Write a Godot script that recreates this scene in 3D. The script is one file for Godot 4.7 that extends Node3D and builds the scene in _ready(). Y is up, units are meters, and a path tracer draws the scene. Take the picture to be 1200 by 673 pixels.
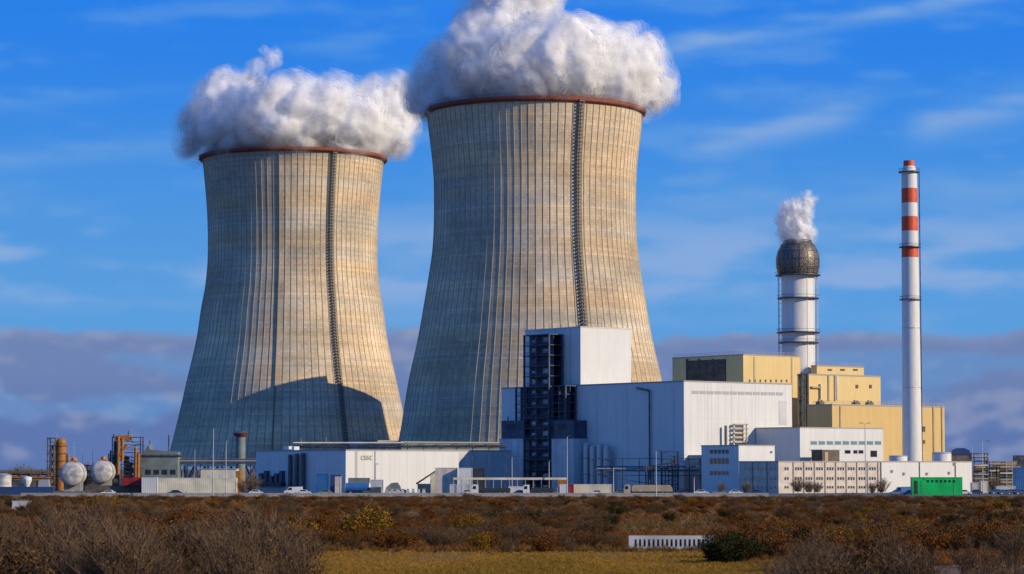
extends Node3D

# ---- camera and picture geometry (photograph 1200 x 673) ----
const F = 3000.0
const EYE = 8.0
const STREAKS = [[745, 58, 1190, -8, 12.0, 0.66], [820, 168, 1000, 134, 18.0, 0.6], [1080, 152, 1230, 118, 22.0, 0.58], [780, 240, 1230, 222, 22.0, 0.35], [760, 292, 1230, 262, 13.0, 0.5], [-20, 132, 250, 96, 8.0, 0.2], [-20, 196, 220, 165, 14.0, 0.35], [440, 335, 520, 270, 40.0, 0.6]]
const GRID = 38.0                 # the plant's building grid is turned this far
var P = atan((548.0 - 336.5) / F) # camera pitch
var GC = cos(deg_to_rad(GRID))
var GS = sin(deg_to_rad(GRID))
var M = {}
var taken = {}
var rng = RandomNumberGenerator.new()
var boxes = {}

func hgt(y, d): return EYE + d * tan(atan((336.5 - y) / F) + P)
func kx(x, y): return (x - 600.0) / F / (cos(P) - (336.5 - y) / F * sin(P))
func gp(x, d, y = 560.0): return Vector3(d * kx(x, y), 0, -d)
func gdep(y): return EYE / tan(atan((y - 336.5) / F) - P)

# ---- naming, tagging ----
func numbered(n):
	if not taken.has(n):
		taken[n] = 0
		return n
	taken[n] += 1
	return "%s_%03d" % [n, taken[n]]
func tag(o, label, category, group = ""):
	o.set_meta("label", label)
	o.set_meta("category", category)
	if group: o.set_meta("group", group)
	return o
func thing(called, label, category, at = Vector3.ZERO, turn = 0.0, group = ""):
	var o = Node3D.new()
	o.name = numbered(called)
	add_child(o)
	o.position = at
	o.rotation.y = turn
	return tag(o, label, category, group)
func put(called, mesh, m, parent, at = Vector3.ZERO, turn = Vector3.ZERO):
	var o = MeshInstance3D.new()
	o.name = called if parent != self else numbered(called)
	o.mesh = mesh
	if m: o.material_override = m
	parent.add_child(o, true)
	o.position = at
	o.rotation = turn
	return o
func struct(called, mesh, m, at = Vector3.ZERO):
	var o = put(called, mesh, m, self, at)
	o.set_meta("kind", "structure")
	return o
func bmesh(s):
	var key = "%.3f,%.3f,%.3f" % [s.x, s.y, s.z]
	if not boxes.has(key):
		var b = BoxMesh.new()
		b.size = s
		boxes[key] = b
	return boxes[key]
func bx(called, parent, lo, hi, m):
	return put(called, bmesh(hi - lo), m, parent, (lo + hi) * 0.5)
func cyl(called, parent, at, r0, r1, h, m, seg = 20):
	var c = CylinderMesh.new()
	c.bottom_radius = r0
	c.top_radius = r1
	c.height = h
	c.radial_segments = seg
	c.rings = 1
	return put(called, c, m, parent, at + Vector3(0, h * 0.5, 0))
func bar(called, parent, a, b, r, m, seg = 6):
	var c = CylinderMesh.new()
	c.bottom_radius = r
	c.top_radius = r
	c.height = (b - a).length()
	c.radial_segments = seg
	c.rings = 1
	var o = put(called, c, m, parent, (a + b) * 0.5)
	var y = (b - a).normalized()
	var x = Vector3(1, 0, 0) if abs(y.x) < 0.9 else Vector3(0, 0, 1)
	var z = x.cross(y).normalized()
	x = y.cross(z).normalized()
	o.basis = Basis(x, y, z)
	return o
func sphere(called, parent, at, r, m, squash = 1.0, half = false):
	var s = SphereMesh.new()
	s.radius = r
	s.height = r * (1.0 if half else 2.0)
	s.is_hemisphere = half
	s.radial_segments = 28
	s.rings = 14
	var o = put(called, s, m, parent, at)
	o.scale.y = squash
	return o

# ---- SurfaceTool shapes ----
func stool():
	var st = SurfaceTool.new()
	st.begin(Mesh.PRIMITIVE_TRIANGLES)
	return st
func quad(st, a, b, c, d):           # clockwise seen from the front
	for v in [a, b, c, a, c, d]: st.add_vertex(v)
func prism(outline, z0, z1):         # outline: Vector2 side profile, extruded along z
	var st = stool()
	st.set_smooth_group(-1)
	var n = outline.size()
	var area = 0.0
	for i in n: area += outline[i].cross(outline[(i + 1) % n])
	var pts = Array(outline)
	if area < 0: pts.reverse()
	var idx = Geometry2D.triangulate_polygon(PackedVector2Array(pts))
	for k in range(0, idx.size(), 3):
		var a = pts[idx[k]]
		var b = pts[idx[k + 1]]
		var c = pts[idx[k + 2]]
		if (b - a).cross(c - a) < 0:
			var t = b
			b = c
			c = t
		for v in [a, c, b]: st.add_vertex(Vector3(v.x, v.y, z1))
		for v in [a, b, c]: st.add_vertex(Vector3(v.x, v.y, z0))
	for i in n:
		var a = pts[i]
		var b = pts[(i + 1) % n]
		quad(st, Vector3(a.x, a.y, z0), Vector3(a.x, a.y, z1), Vector3(b.x, b.y, z1), Vector3(b.x, b.y, z0))
	st.generate_normals()
	return st.commit()
func lathe(prof, seg):               # prof: [radius, height] from bottom to top, outside faces
	var st = stool()
	for i in prof.size() - 1:
		for k in seg:
			var a = TAU * k / seg
			var b = TAU * (k + 1) / seg
			var p = prof[i]
			var q = prof[i + 1]
			var v = [Vector3(sin(a) * p[0], p[1], cos(a) * p[0]), Vector3(sin(a) * q[0], q[1], cos(a) * q[0]), Vector3(sin(b) * q[0], q[1], cos(b) * q[0]), Vector3(sin(b) * p[0], p[1], cos(b) * p[0])]
			quad(st, v[0], v[1], v[2], v[3])
	st.index()
	st.generate_normals()
	return st.commit()

# ---- materials ----
func grain(seed_, freq, lo, hi, size = 256, oct = 4):
	var n = FastNoiseLite.new()
	n.seed = seed_
	n.frequency = freq
	n.fractal_octaves = oct
	var im = n.get_seamless_image(size, size)
	im.convert(Image.FORMAT_RGB8)
	var d = im.get_data()
	for i in d.size(): d[i] = int(clampf(lerpf(lo, hi, d[i] / 255.0), 0.0, 1.0) * 255.0)
	im = Image.create_from_data(size, size, false, Image.FORMAT_RGB8, d)
	return ImageTexture.create_from_image(im)
func mat(r, g, b, rough = 0.8, metal = 0.0, tex = null, scale = Vector3(0.05, 0.05, 0.05)):
	var m = StandardMaterial3D.new()
	m.albedo_color = Color(r, g, b).linear_to_srgb()
	m.roughness = rough
	m.metallic = metal
	if tex:
		m.albedo_texture = tex
		m.uv1_triplanar = true
		m.uv1_world_triplanar = true
		m.uv1_scale = scale
	return m

func make_materials():
	var soft = grain(3, 0.012, 0.8, 1.0)
	var streak = grain(5, 0.02, 0.93, 1.0)
	var rusty = grain(8, 0.03, 0.55, 1.0)
	var tall = Vector3(0.11, 0.012, 0.11)
	M.white = mat(0.66, 0.665, 0.645, 0.55, 0, streak, tall)
	M.white_b = mat(0.64, 0.65, 0.65, 0.6, 0, soft, Vector3(0.06, 0.03, 0.06))
	M.cream = mat(0.76, 0.70, 0.60, 0.8, 0, soft, Vector3(0.09, 0.06, 0.09))
	M.pale = mat(0.84, 0.77, 0.56, 0.7, 0, soft)
	M.yellow = mat(0.72, 0.54, 0.235, 0.7, 0, streak, tall)
	M.yellow_b = mat(0.65, 0.45, 0.175, 0.7, 0, streak, tall)
	M.coping = mat(0.30, 0.30, 0.29, 0.6)
	M.roof = mat(0.16, 0.16, 0.16, 0.9, 0, soft)
	M.tan = mat(0.50, 0.40, 0.26, 0.8, 0, soft)
	M.joint = mat(0.56, 0.56, 0.54, 0.6)
	M.seam = mat(0.36, 0.37, 0.38, 0.6)
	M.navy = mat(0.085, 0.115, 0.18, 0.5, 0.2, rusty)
	M.navy_b = mat(0.06, 0.13, 0.32, 0.45)
	M.steel = mat(0.20, 0.21, 0.22, 0.5, 0.6, rusty)
	M.dark = mat(0.03, 0.032, 0.036, 0.6)
	M.galv = mat(0.48, 0.50, 0.51, 0.45, 0.5)
	M.concrete = mat(0.42, 0.40, 0.36, 0.9, 0, soft, Vector3(0.2, 0.2, 0.2))
	M.barrier = mat(0.36, 0.35, 0.32, 0.8, 0, soft, Vector3(0.15, 0.5, 0.15))
	M.stackwhite = mat(0.72, 0.71, 0.68, 0.6, 0, streak, Vector3(0.2, 0.03, 0.2))
	M.red = mat(0.80, 0.10, 0.025, 0.55, 0, soft, Vector3(0.2, 0.1, 0.2))
	M.rim = mat(0.34, 0.07, 0.035, 0.7, 0, rusty, Vector3(0.1, 0.1, 0.1))
	M.redbox = mat(0.50, 0.02, 0.02, 0.5, 0, rusty)
	M.orange = mat(0.62, 0.24, 0.03, 0.6, 0, rusty, Vector3(0.2, 0.2, 0.2))
	M.green = mat(0.0, 0.62, 0.12, 0.45, 0, soft)
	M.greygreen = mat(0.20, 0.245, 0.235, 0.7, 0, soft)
	M.blue = mat(0.03, 0.15, 0.40, 0.45, 0, soft)
	M.carblue = mat(0.03, 0.06, 0.16, 0.3)
	M.carwhite = mat(0.72, 0.72, 0.70, 0.35)
	M.cargreen = mat(0.20, 0.26, 0.22, 0.4)
	M.carsky = mat(0.12, 0.25, 0.48, 0.35)
	M.tyre = mat(0.02, 0.02, 0.02, 0.9)
	M.asphalt = mat(0.10, 0.10, 0.10, 0.9, 0, soft, Vector3(0.1, 0.1, 0.1))
	M.yard = mat(0.17, 0.155, 0.13, 0.95, 0, rusty, Vector3(0.02, 0.02, 0.02))
	M.dome = mat(0.42, 0.35, 0.29, 0.5, 0.45, grain(12, 0.05, 0.05, 1.15, 256, 3), Vector3(0.11, 0.11, 0.11))
	M.tank = mat(0.84, 0.82, 0.76, 0.5, 0, rusty, Vector3(0.05, 0.05, 0.05))
	M.plaster = mat(0.68, 0.60, 0.52, 0.85, 0, soft, Vector3(0.12, 0.08, 0.12))
	M.pilaster = mat(0.26, 0.22, 0.19, 0.8)
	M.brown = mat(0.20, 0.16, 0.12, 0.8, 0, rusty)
	M.letters = mat(0.32, 0.33, 0.20, 0.6)
	var g = StandardMaterial3D.new()
	g.albedo_color = Color(0.10, 0.13, 0.16)
	g.roughness = 0.12
	g.metallic_specular = 0.7
	M.glass = g
	var h = g.duplicate()
	h.albedo_color = Color(0.42, 0.55, 0.58)
	M.paleglass = h

# ---- sky ----
func make_sky():
	var W = 4096
	var H = 2048
	var streak = FastNoiseLite.new()
	streak.seed = 11
	streak.frequency = 0.5
	streak.fractal_octaves = 5
	var puff = FastNoiseLite.new()
	puff.seed = 29
	puff.frequency = 0.42
	puff.fractal_octaves = 5
	var full = Image.create(W, H, false, Image.FORMAT_RGB8)
	full.fill(Color(0.36, 0.46, 0.66))
	# low band 0..18 degrees in full detail, the rest coarser
	var rows = int(18.0 / 180.0 * H)
	var low = sky_part(W, rows, 18.0, 0.0, streak, puff)
	full.blit_rect(low, Rect2i(0, 0, W, rows), Vector2i(0, H / 2 - rows))
	var hi = sky_part(512, 100, 90.0, 18.0, streak, puff)
	hi.resize(W, H / 2 - rows, Image.INTERPOLATE_BILINEAR)
	full.blit_rect(hi, Rect2i(0, 0, W, H / 2 - rows), Vector2i(0, 0))
	var m = PanoramaSkyMaterial.new()
	m.panorama = ImageTexture.create_from_image(full)
	var s = Sky.new()
	s.sky_material = m
	return s
func sky_part(w, h, e_top, e_bottom, streak, puff):
	var d = PackedByteArray()
	d.resize(w * h * 3)
	var i = 0
	for y in h:
		var el = lerpf(e_top, e_bottom, (y + 0.5) / h)
		var t = clampf(el / 11.0, 0, 1)
		var base = Color(0.36, 0.62, 0.87).lerp(Color(0.165, 0.50, 0.91), smoothstep(0.28, 1.0, t))
		base = base.lerp(Color(0.22, 0.46, 0.82), smoothstep(11.0, 60.0, el))
		for x in w:
			var az = (x + 0.5) / w * 360.0      # straight ahead (-z) is the first column
			if az > 180.0: az -= 360.0
			# the noise is read on a cylinder so that the sky closes behind
			var a = deg_to_rad(az)
			var cx = sin(a) * 57.3
			var cz = cos(a) * 57.3
			var c = base
			# thin streaks, long and slightly rising
			var el2 = el - 0.13 * 6.0 * sin(a * 1.0)
			var s1 = streak.get_noise_3d(cx * 0.32, el2 * 1.9, cz * 0.32)
			var s2 = streak.get_noise_3d(cx * 0.9 + 40.0, el2 * 5.5, cz * 0.9)
			var st = smoothstep(-0.02, 0.5, s1 + 0.35 * s2 + 0.10 * smoothstep(9.0, 5.0, el)) * 0.75
			if el < 12.0: st *= 0.45
			# wide grey-blue veils low down
			st = maxf(st, 0.85 * smoothstep(-0.3, 0.3, s1 + 0.3 * s2) * smoothstep(3.2, 4.0, el) * smoothstep(6.4, 4.8, el))
			if absf(az) < 14.0 and el < 13.0:
				var px = 600.0 + 3000.0 * tan(a)
				var py = 548.0 - 3000.0 * tan(deg_to_rad(el))
				for k in STREAKS:
					var f = clampf((px - k[0]) / (k[2] - k[0]), -0.25, 1.25)
					var off = absf(py - lerpf(k[1], k[3], f) + 9.0 * s2) / k[4]
					if off < 2.2:
						var ends = smoothstep(-0.25, 0.15, f) * smoothstep(1.25, 0.85, f)
						st = maxf(st, exp(-off * off) * ends * k[5] * clampf(1.0 + 0.9 * s1 + 0.8 * s2, 0.3, 1.3))
			c = c.lerp(Color(0.56, 0.68, 0.87), st)
			if el < 5.0:
				var b1 = puff.get_noise_3d(cx * 0.55, el * 1.4, cz * 0.55)
				var b2 = puff.get_noise_3d(cx * 2.0 + 90.0, el * 5.0, cz * 2.0)
				# a bank of purple-grey cloud with a lumpy upper edge
				var top = 3.05 + 0.35 * b1 + 0.16 * b2
				var bank = smoothstep(top + 0.06, top - 0.10, el)
				# a clear strip inside the bank here and there
				var gap = smoothstep(0.08, 0.30, puff.get_noise_3d(cx * 0.35 + 300.0, el * 1.2, cz * 0.35) + 0.25 * smoothstep(0.55, 0.0, absf(el - 2.35)) - 0.12)
				bank *= 1.0 - 0.38 * gap
				var tone = Color(0.435, 0.515, 0.70).lerp(Color(0.37, 0.465, 0.68), smoothstep(2.4, 0.6, el))
				tone = tone.lerp(Color(0.60, 0.62, 0.74), clampf(smoothstep(0.05, 0.5, b2 + 0.6 * b1) * 0.8 + 0.5 * smoothstep(0.35, 0.0, top - el), 0, 1) * 0.75)
				c = c.lerp(tone, bank * 0.96)
			d[i] = int(clampf(c.r, 0, 1) * 255)
			d[i + 1] = int(clampf(c.g, 0, 1) * 255)
			d[i + 2] = int(clampf(c.b, 0, 1) * 255)
			i += 3
	return Image.create_from_data(w, h, false, Image.FORMAT_RGB8, d)

# ---- cooling towers ----
func tower_texture(seed_):
	var bays = 92
	var lifts = 132
	var w = bays * 8
	var h = lifts * 9
	var n = FastNoiseLite.new()
	n.seed = seed_
	n.frequency = 0.006
	n.fractal_octaves = 4
	var fine = FastNoiseLite.new()
	fine.seed = seed_ + 1
	fine.frequency = 0.05
	var r = RandomNumberGenerator.new()
	r.seed = seed_
	var lift = []
	var warm = []
	for i in lifts + 1:
		lift.append(1.0 + r.randf_range(-0.05, 0.05))
		warm.append(n.get_noise_1d(i * 14.0 + 500.0))
	var panel = PackedFloat32Array()
	for i in bays * 2 * (lifts + 1): panel.append(r.randf_range(-0.05, 0.05))
	var d = PackedByteArray()
	d.resize(w * h * 3)
	var k = 0
	for y in h:
		var li = y / 9
		var joint = 0.87 if y % 9 == 0 else 1.0
		for x in w:
			var v = lift[li] + panel[li * bays * 2 + x / 4]
			v += 0.22 * n.get_noise_2d(x * 1.0, y * 0.55) + 0.07 * fine.get_noise_2d(x * 2.5, y * 0.10)
			v *= joint
			if x % 4 == 0: v *= 0.95
			var wm = clampf(0.5 + 0.9 * warm[li] + 0.8 * n.get_noise_2d(x * 0.6 + 900.0, y * 1.2), 0, 1)
			d[k] = int(clampf(v * lerpf(0.745, 0.805, wm), 0, 1) * 255)
			d[k + 1] = int(clampf(v * lerpf(0.70, 0.70, wm), 0, 1) * 255)
			d[k + 2] = int(clampf(v * lerpf(0.62, 0.55, wm), 0, 1) * 255)
			k += 3
	return ImageTexture.create_from_image(Image.create_from_data(w, h, false, Image.FORMAT_RGB8, d))

func cooling_tower(cx, depth, prof_px, rim_px, ladder_deg, pipe_deg, label, seed_):
	var t = thing("cooling_tower", label, "cooling tower", gp(cx, depth, 300.0))
	var pr = []                                   # [height, radius] bottom to top
	for p in prof_px: pr.push_front([hgt(p[0], depth), p[1] * depth / F / (cos(P) - (336.5 - p[0]) / F * sin(P))])
	var ch = Curve.new()
	ch.min_domain = 0.0
	ch.max_domain = 200.0
	ch.min_value = 0.0
	ch.max_value = 200.0
	for i in pr.size():
		var tan_ = 0.0
		if i == 0: tan_ = (pr[1][1] - pr[0][1]) / (pr[1][0] - pr[0][0])
		elif i == pr.size() - 1: tan_ = (pr[i][1] - pr[i - 1][1]) / (pr[i][0] - pr[i - 1][0])
		else: tan_ = (pr[i + 1][1] - pr[i - 1][1]) / (pr[i + 1][0] - pr[i - 1][0])
		ch.add_point(Vector2(pr[i][0], pr[i][1]), tan_, tan_)
	var h0 = pr[0][0]
	var h1 = pr[pr.size() - 1][0]
	var rings = 56
	var seg = 184
	var hs = []
	var rs = []
	for i in rings + 1:
		hs.append(lerpf(h0, h1, i / float(rings)))
		rs.append(ch.sample(hs[i]))
	var st = stool()
	for side in 2:                                # outer face, then the inner one 0.8 m in
		var off = -0.8 * side
		for i in rings + 1:
			var i0 = maxi(i - 1, 0)
			var i1 = mini(i + 1, rings)
			var slope = (rs[i1] - rs[i0]) / (hs[i1] - hs[i0])
			for k in seg + 1:
				var a = TAU * k / seg
				st.set_normal(Vector3(sin(a), -slope, cos(a)).normalized() * (1 - 2 * side))
				st.set_uv(Vector2(float(k) / seg, 1.0 - i / float(rings)))
				st.add_vertex(Vector3(sin(a) * (rs[i] + off), hs[i], cos(a) * (rs[i] + off)))
		var b = side * (rings + 1) * (seg + 1)
		for i in rings:
			for k in seg:
				var q = [b + i * (seg + 1) + k, b + (i + 1) * (seg + 1) + k, b + (i + 1) * (seg + 1) + k + 1, b + i * (seg + 1) + k + 1]
				for j in ([0, 1, 2, 0, 2, 3] if side == 0 else [0, 2, 1, 0, 3, 2]): st.add_index(q[j])
	var m = StandardMaterial3D.new()
	m.albedo_texture = tower_texture(seed_)
	m.roughness = 0.9
	put("shell", st.commit(), m, t)
	# one rib mesh, 92 of them
	var rb = stool()
	var w = 0.18
	var dp = 0.17
	for i in rings:
		var a = [Vector3(-w, hs[i], rs[i] - 0.05), Vector3(-w, hs[i], rs[i] + dp), Vector3(w, hs[i], rs[i] + dp), Vector3(w, hs[i], rs[i] - 0.05)]
		var c = [Vector3(-w, hs[i + 1], rs[i + 1] - 0.05), Vector3(-w, hs[i + 1], rs[i + 1] + dp), Vector3(w, hs[i + 1], rs[i + 1] + dp), Vector3(w, hs[i + 1], rs[i + 1] - 0.05)]
		for j in 3: quad(rb, a[j], c[j], c[j + 1], a[j + 1])
	rb.generate_normals()
	var rib = rb.commit()
	M.ribs = M.get("ribs", mat(0.49, 0.425, 0.325, 0.9, 0, grain(31, 0.02, 0.8, 1.0), Vector3(0.03, 0.03, 0.03)))
	for k in 92: put("rib", rib, M.ribs, t, Vector3.ZERO, Vector3(0, TAU * k / 92.0, 0))
	# rim walkway
	var R = rim_px * depth / F / 0.993
	var rt = rs[rings]
	put("rim", lathe([[rt - 0.8, h1 - 0.2], [rt + 0.55, h1 - 1.3], [R - 0.2, h1 - 0.9], [R, h1 - 0.6], [R, h1 + 0.9], [R - 0.35, h1 + 0.9], [R - 0.4, h1 + 0.1], [rt - 0.8, h1 + 0.1]], 120), M.rim, t)
	var rail = stool()
	for k in 120:
		var a = TAU * k / 120.0
		var b = TAU * (k + 1) / 120.0
		for yy in [h1 + 1.5, h1 + 2.0]:
			var o = Vector3(sin(a), 0, cos(a)) * R
			var q = Vector3(sin(b), 0, cos(b)) * R
			quad(rail, o + Vector3(0, yy, 0), o + Vector3(0, yy + 0.1, 0), q + Vector3(0, yy + 0.1, 0), q + Vector3(0, yy, 0))
		var p = Vector3(sin(a), 0, cos(a)) * R
		var s = Vector3(cos(a), 0, -sin(a)) * 0.05
		quad(rail, p - s + Vector3(0, h1 + 0.8, 0), p - s + Vector3(0, h1 + 2.1, 0), p + s + Vector3(0, h1 + 2.1, 0), p + s + Vector3(0, h1 + 0.8, 0))
	rail.generate_normals()
	put("railing", rail.commit(), M.rim, t)
	# caged ladder with landings
	var lad = stool()
	for i in rings:
		for x in [-1.0, 1.0]:
			for off in [0.5, 1.7]:
				var p = Vector3(x, hs[i], rs[i] + off)
				var q = Vector3(x, hs[i + 1], rs[i + 1] + off)
				var e = Vector3(0.14, 0, 0)
				var f = Vector3(0, 0, 0.14)
				quad(lad, p - e + f, q - e + f, q + e + f, p + e + f)
				quad(lad, p - e - f, q - e - f, q - e + f, p - e + f)
				quad(lad, p + e + f, q + e + f, q + e - f, p + e - f)
	var hh = h0
	while hh < h1 - 1:
		var r = ch.sample(hh)
		var lo = Vector3(-1.1, hh, r + 0.3)
		var hi = Vector3(1.1, hh + 0.45, r + 1.85)
		quad(lad, Vector3(lo.x, lo.y, hi.z), Vector3(lo.x, hi.y, hi.z), Vector3(hi.x, hi.y, hi.z), Vector3(hi.x, lo.y, hi.z))
		quad(lad, Vector3(lo.x, lo.y, lo.z), Vector3(lo.x, hi.y, lo.z), Vector3(lo.x, hi.y, hi.z), Vector3(lo.x, lo.y, hi.z))
		quad(lad, Vector3(hi.x, lo.y, hi.z), Vector3(hi.x, hi.y, hi.z), Vector3(hi.x, hi.y, lo.z), Vector3(hi.x, lo.y, lo.z))
		quad(lad, Vector3(lo.x, hi.y, hi.z), Vector3(lo.x, hi.y, lo.z), Vector3(hi.x, hi.y, lo.z), Vector3(hi.x, hi.y, hi.z))
		quad(lad, Vector3(lo.x, lo.y, lo.z), Vector3(lo.x, lo.y, hi.z), Vector3(hi.x, lo.y, hi.z), Vector3(hi.x, lo.y, lo.z))
		hh += 1.5
	lad.generate_normals()
	M.ladder = M.get("ladder", mat(0.22, 0.20, 0.17, 0.8))
	put("caged_ladder", lad.commit(), M.ladder, t, Vector3.ZERO, Vector3(0, deg_to_rad(ladder_deg), 0))
	if pipe_deg != null:
		var pp = stool()
		for i in rings:
			var a = [Vector3(-0.3, hs[i], rs[i]), Vector3(-0.3, hs[i], rs[i] + 0.75), Vector3(0.3, hs[i], rs[i] + 0.75), Vector3(0.3, hs[i], rs[i])]
			var c = [Vector3(-0.3, hs[i + 1], rs[i + 1]), Vector3(-0.3, hs[i + 1], rs[i + 1] + 0.75), Vector3(0.3, hs[i + 1], rs[i + 1] + 0.75), Vector3(0.3, hs[i + 1], rs[i + 1])]
			for j in 3: quad(pp, a[j], c[j], c[j + 1], a[j + 1])
		pp.generate_normals()
		put("lightning_conductor", pp.commit(), M.ladder, t, Vector3.ZERO, Vector3(0, deg_to_rad(pipe_deg), 0))
	# the raking columns of the air inlet
	for k in 46:
		var a = TAU * k / 46.0
		var b = TAU * (k + 0.5) / 46.0
		var c = TAU * (k + 1) / 46.0
		var up = Vector3(sin(b) * (rs[0] - 0.4), h0, cos(b) * (rs[0] - 0.4))
		bar("inlet_column", t, Vector3(sin(a) * (rs[0] + 1.5), 0, cos(a) * (rs[0] + 1.5)), up, 0.45, M.concrete)
		bar("inlet_column", t, Vector3(sin(c) * (rs[0] + 1.5), 0, cos(c) * (rs[0] + 1.5)), up, 0.45, M.concrete)
	return [t, h1, R]

# ---- steam: a lumpy body with thin veils of vapour round it ----
func steam(called, label, at, balls, cell, unit, veils, seed_, solid = true):
	var lo = Vector3(1e9, 1e9, 1e9)
	var hi = -lo
	for b in balls:
		lo = lo.min(b[0] - Vector3.ONE * (b[1] + unit * 6.0))
		hi = hi.max(b[0] + Vector3.ONE * (b[1] + unit * 6.0))
	var n = Vector3i(((hi - lo) / cell).ceil()) + Vector3i.ONE
	var nx = n.x
	var nxy = n.x * n.y
	var total = nxy * n.z
	var sum = PackedFloat32Array()
	sum.resize(total)
	var kk = 0.42 / unit
	for b in balls:
		var reach = b[1] + unit * 8.0
		var i0 = Vector3i(((b[0] - Vector3.ONE * reach - lo) / cell).floor()).clamp(Vector3i.ZERO, n - Vector3i.ONE)
		var i1 = Vector3i(((b[0] + Vector3.ONE * reach - lo) / cell).ceil()).clamp(Vector3i.ZERO, n - Vector3i.ONE)
		var c = (b[0] - lo) / cell
		var r = b[1]
		for z in range(i0.z, i1.z + 1):
			for y in range(i0.y, i1.y + 1):
				var q = (y - c.y) * (y - c.y) + (z - c.z) * (z - c.z)
				var o = z * nxy + y * nx
				for x in range(i0.x, i1.x + 1):
					var d = sqrt(q + (x - c.x) * (x - c.x)) * cell
					if d < reach: sum[o + x] += exp(-kk * maxf(d - r, -unit * 14.0))
	var n1 = FastNoiseLite.new()
	n1.seed = seed_
	n1.frequency = 1.0
	n1.fractal_type = FastNoiseLite.FRACTAL_NONE
	var n2 = FastNoiseLite.new()
	n2.seed = seed_ + 7
	n2.frequency = 1.0
	n2.fractal_octaves = 3
	var dist = PackedFloat32Array()
	dist.resize(total)
	var i = 0
	for z in n.z:
		for y in n.y:
			for x in n.x:
				var s = sum[i]
				var d = 99.0
				if s > 0.0:
					d = -log(s) / kk
					if d < unit * 8.0 and d > -unit * 15.0:
						var p = (lo + Vector3(x, y, z) * cell) / unit
						d -= unit * (7.5 * absf(n1.get_noise_3d(p.x * 0.042, p.y * 0.042, p.z * 0.042)) + 1.7 * absf(n1.get_noise_3d(p.x * 0.10 + 50, p.y * 0.10, p.z * 0.10)) + 0.35 * n1.get_noise_3d(p.x * 0.2 + 9, p.y * 0.2, p.z * 0.2) - 2.0)
				dist[i] = d
				i += 1
	var am = ArrayMesh.new()
	var from_ = veils[0][0] * unit - 2.2 * cell
	var to_ = veils[veils.size() - 1][0] * unit + 2.2 * cell
	var near = PackedInt32Array()
	for q in dist.size():
		var d = dist[q]
		if d > from_ and d < to_: near.append(q)
	for v in veils: net(am, dist, near, n, lo, cell, v[0] * unit, v[1], n2, unit)
	var o = put(called, am, null, self, at)
	tag(o, label, "steam")
	return o
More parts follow.
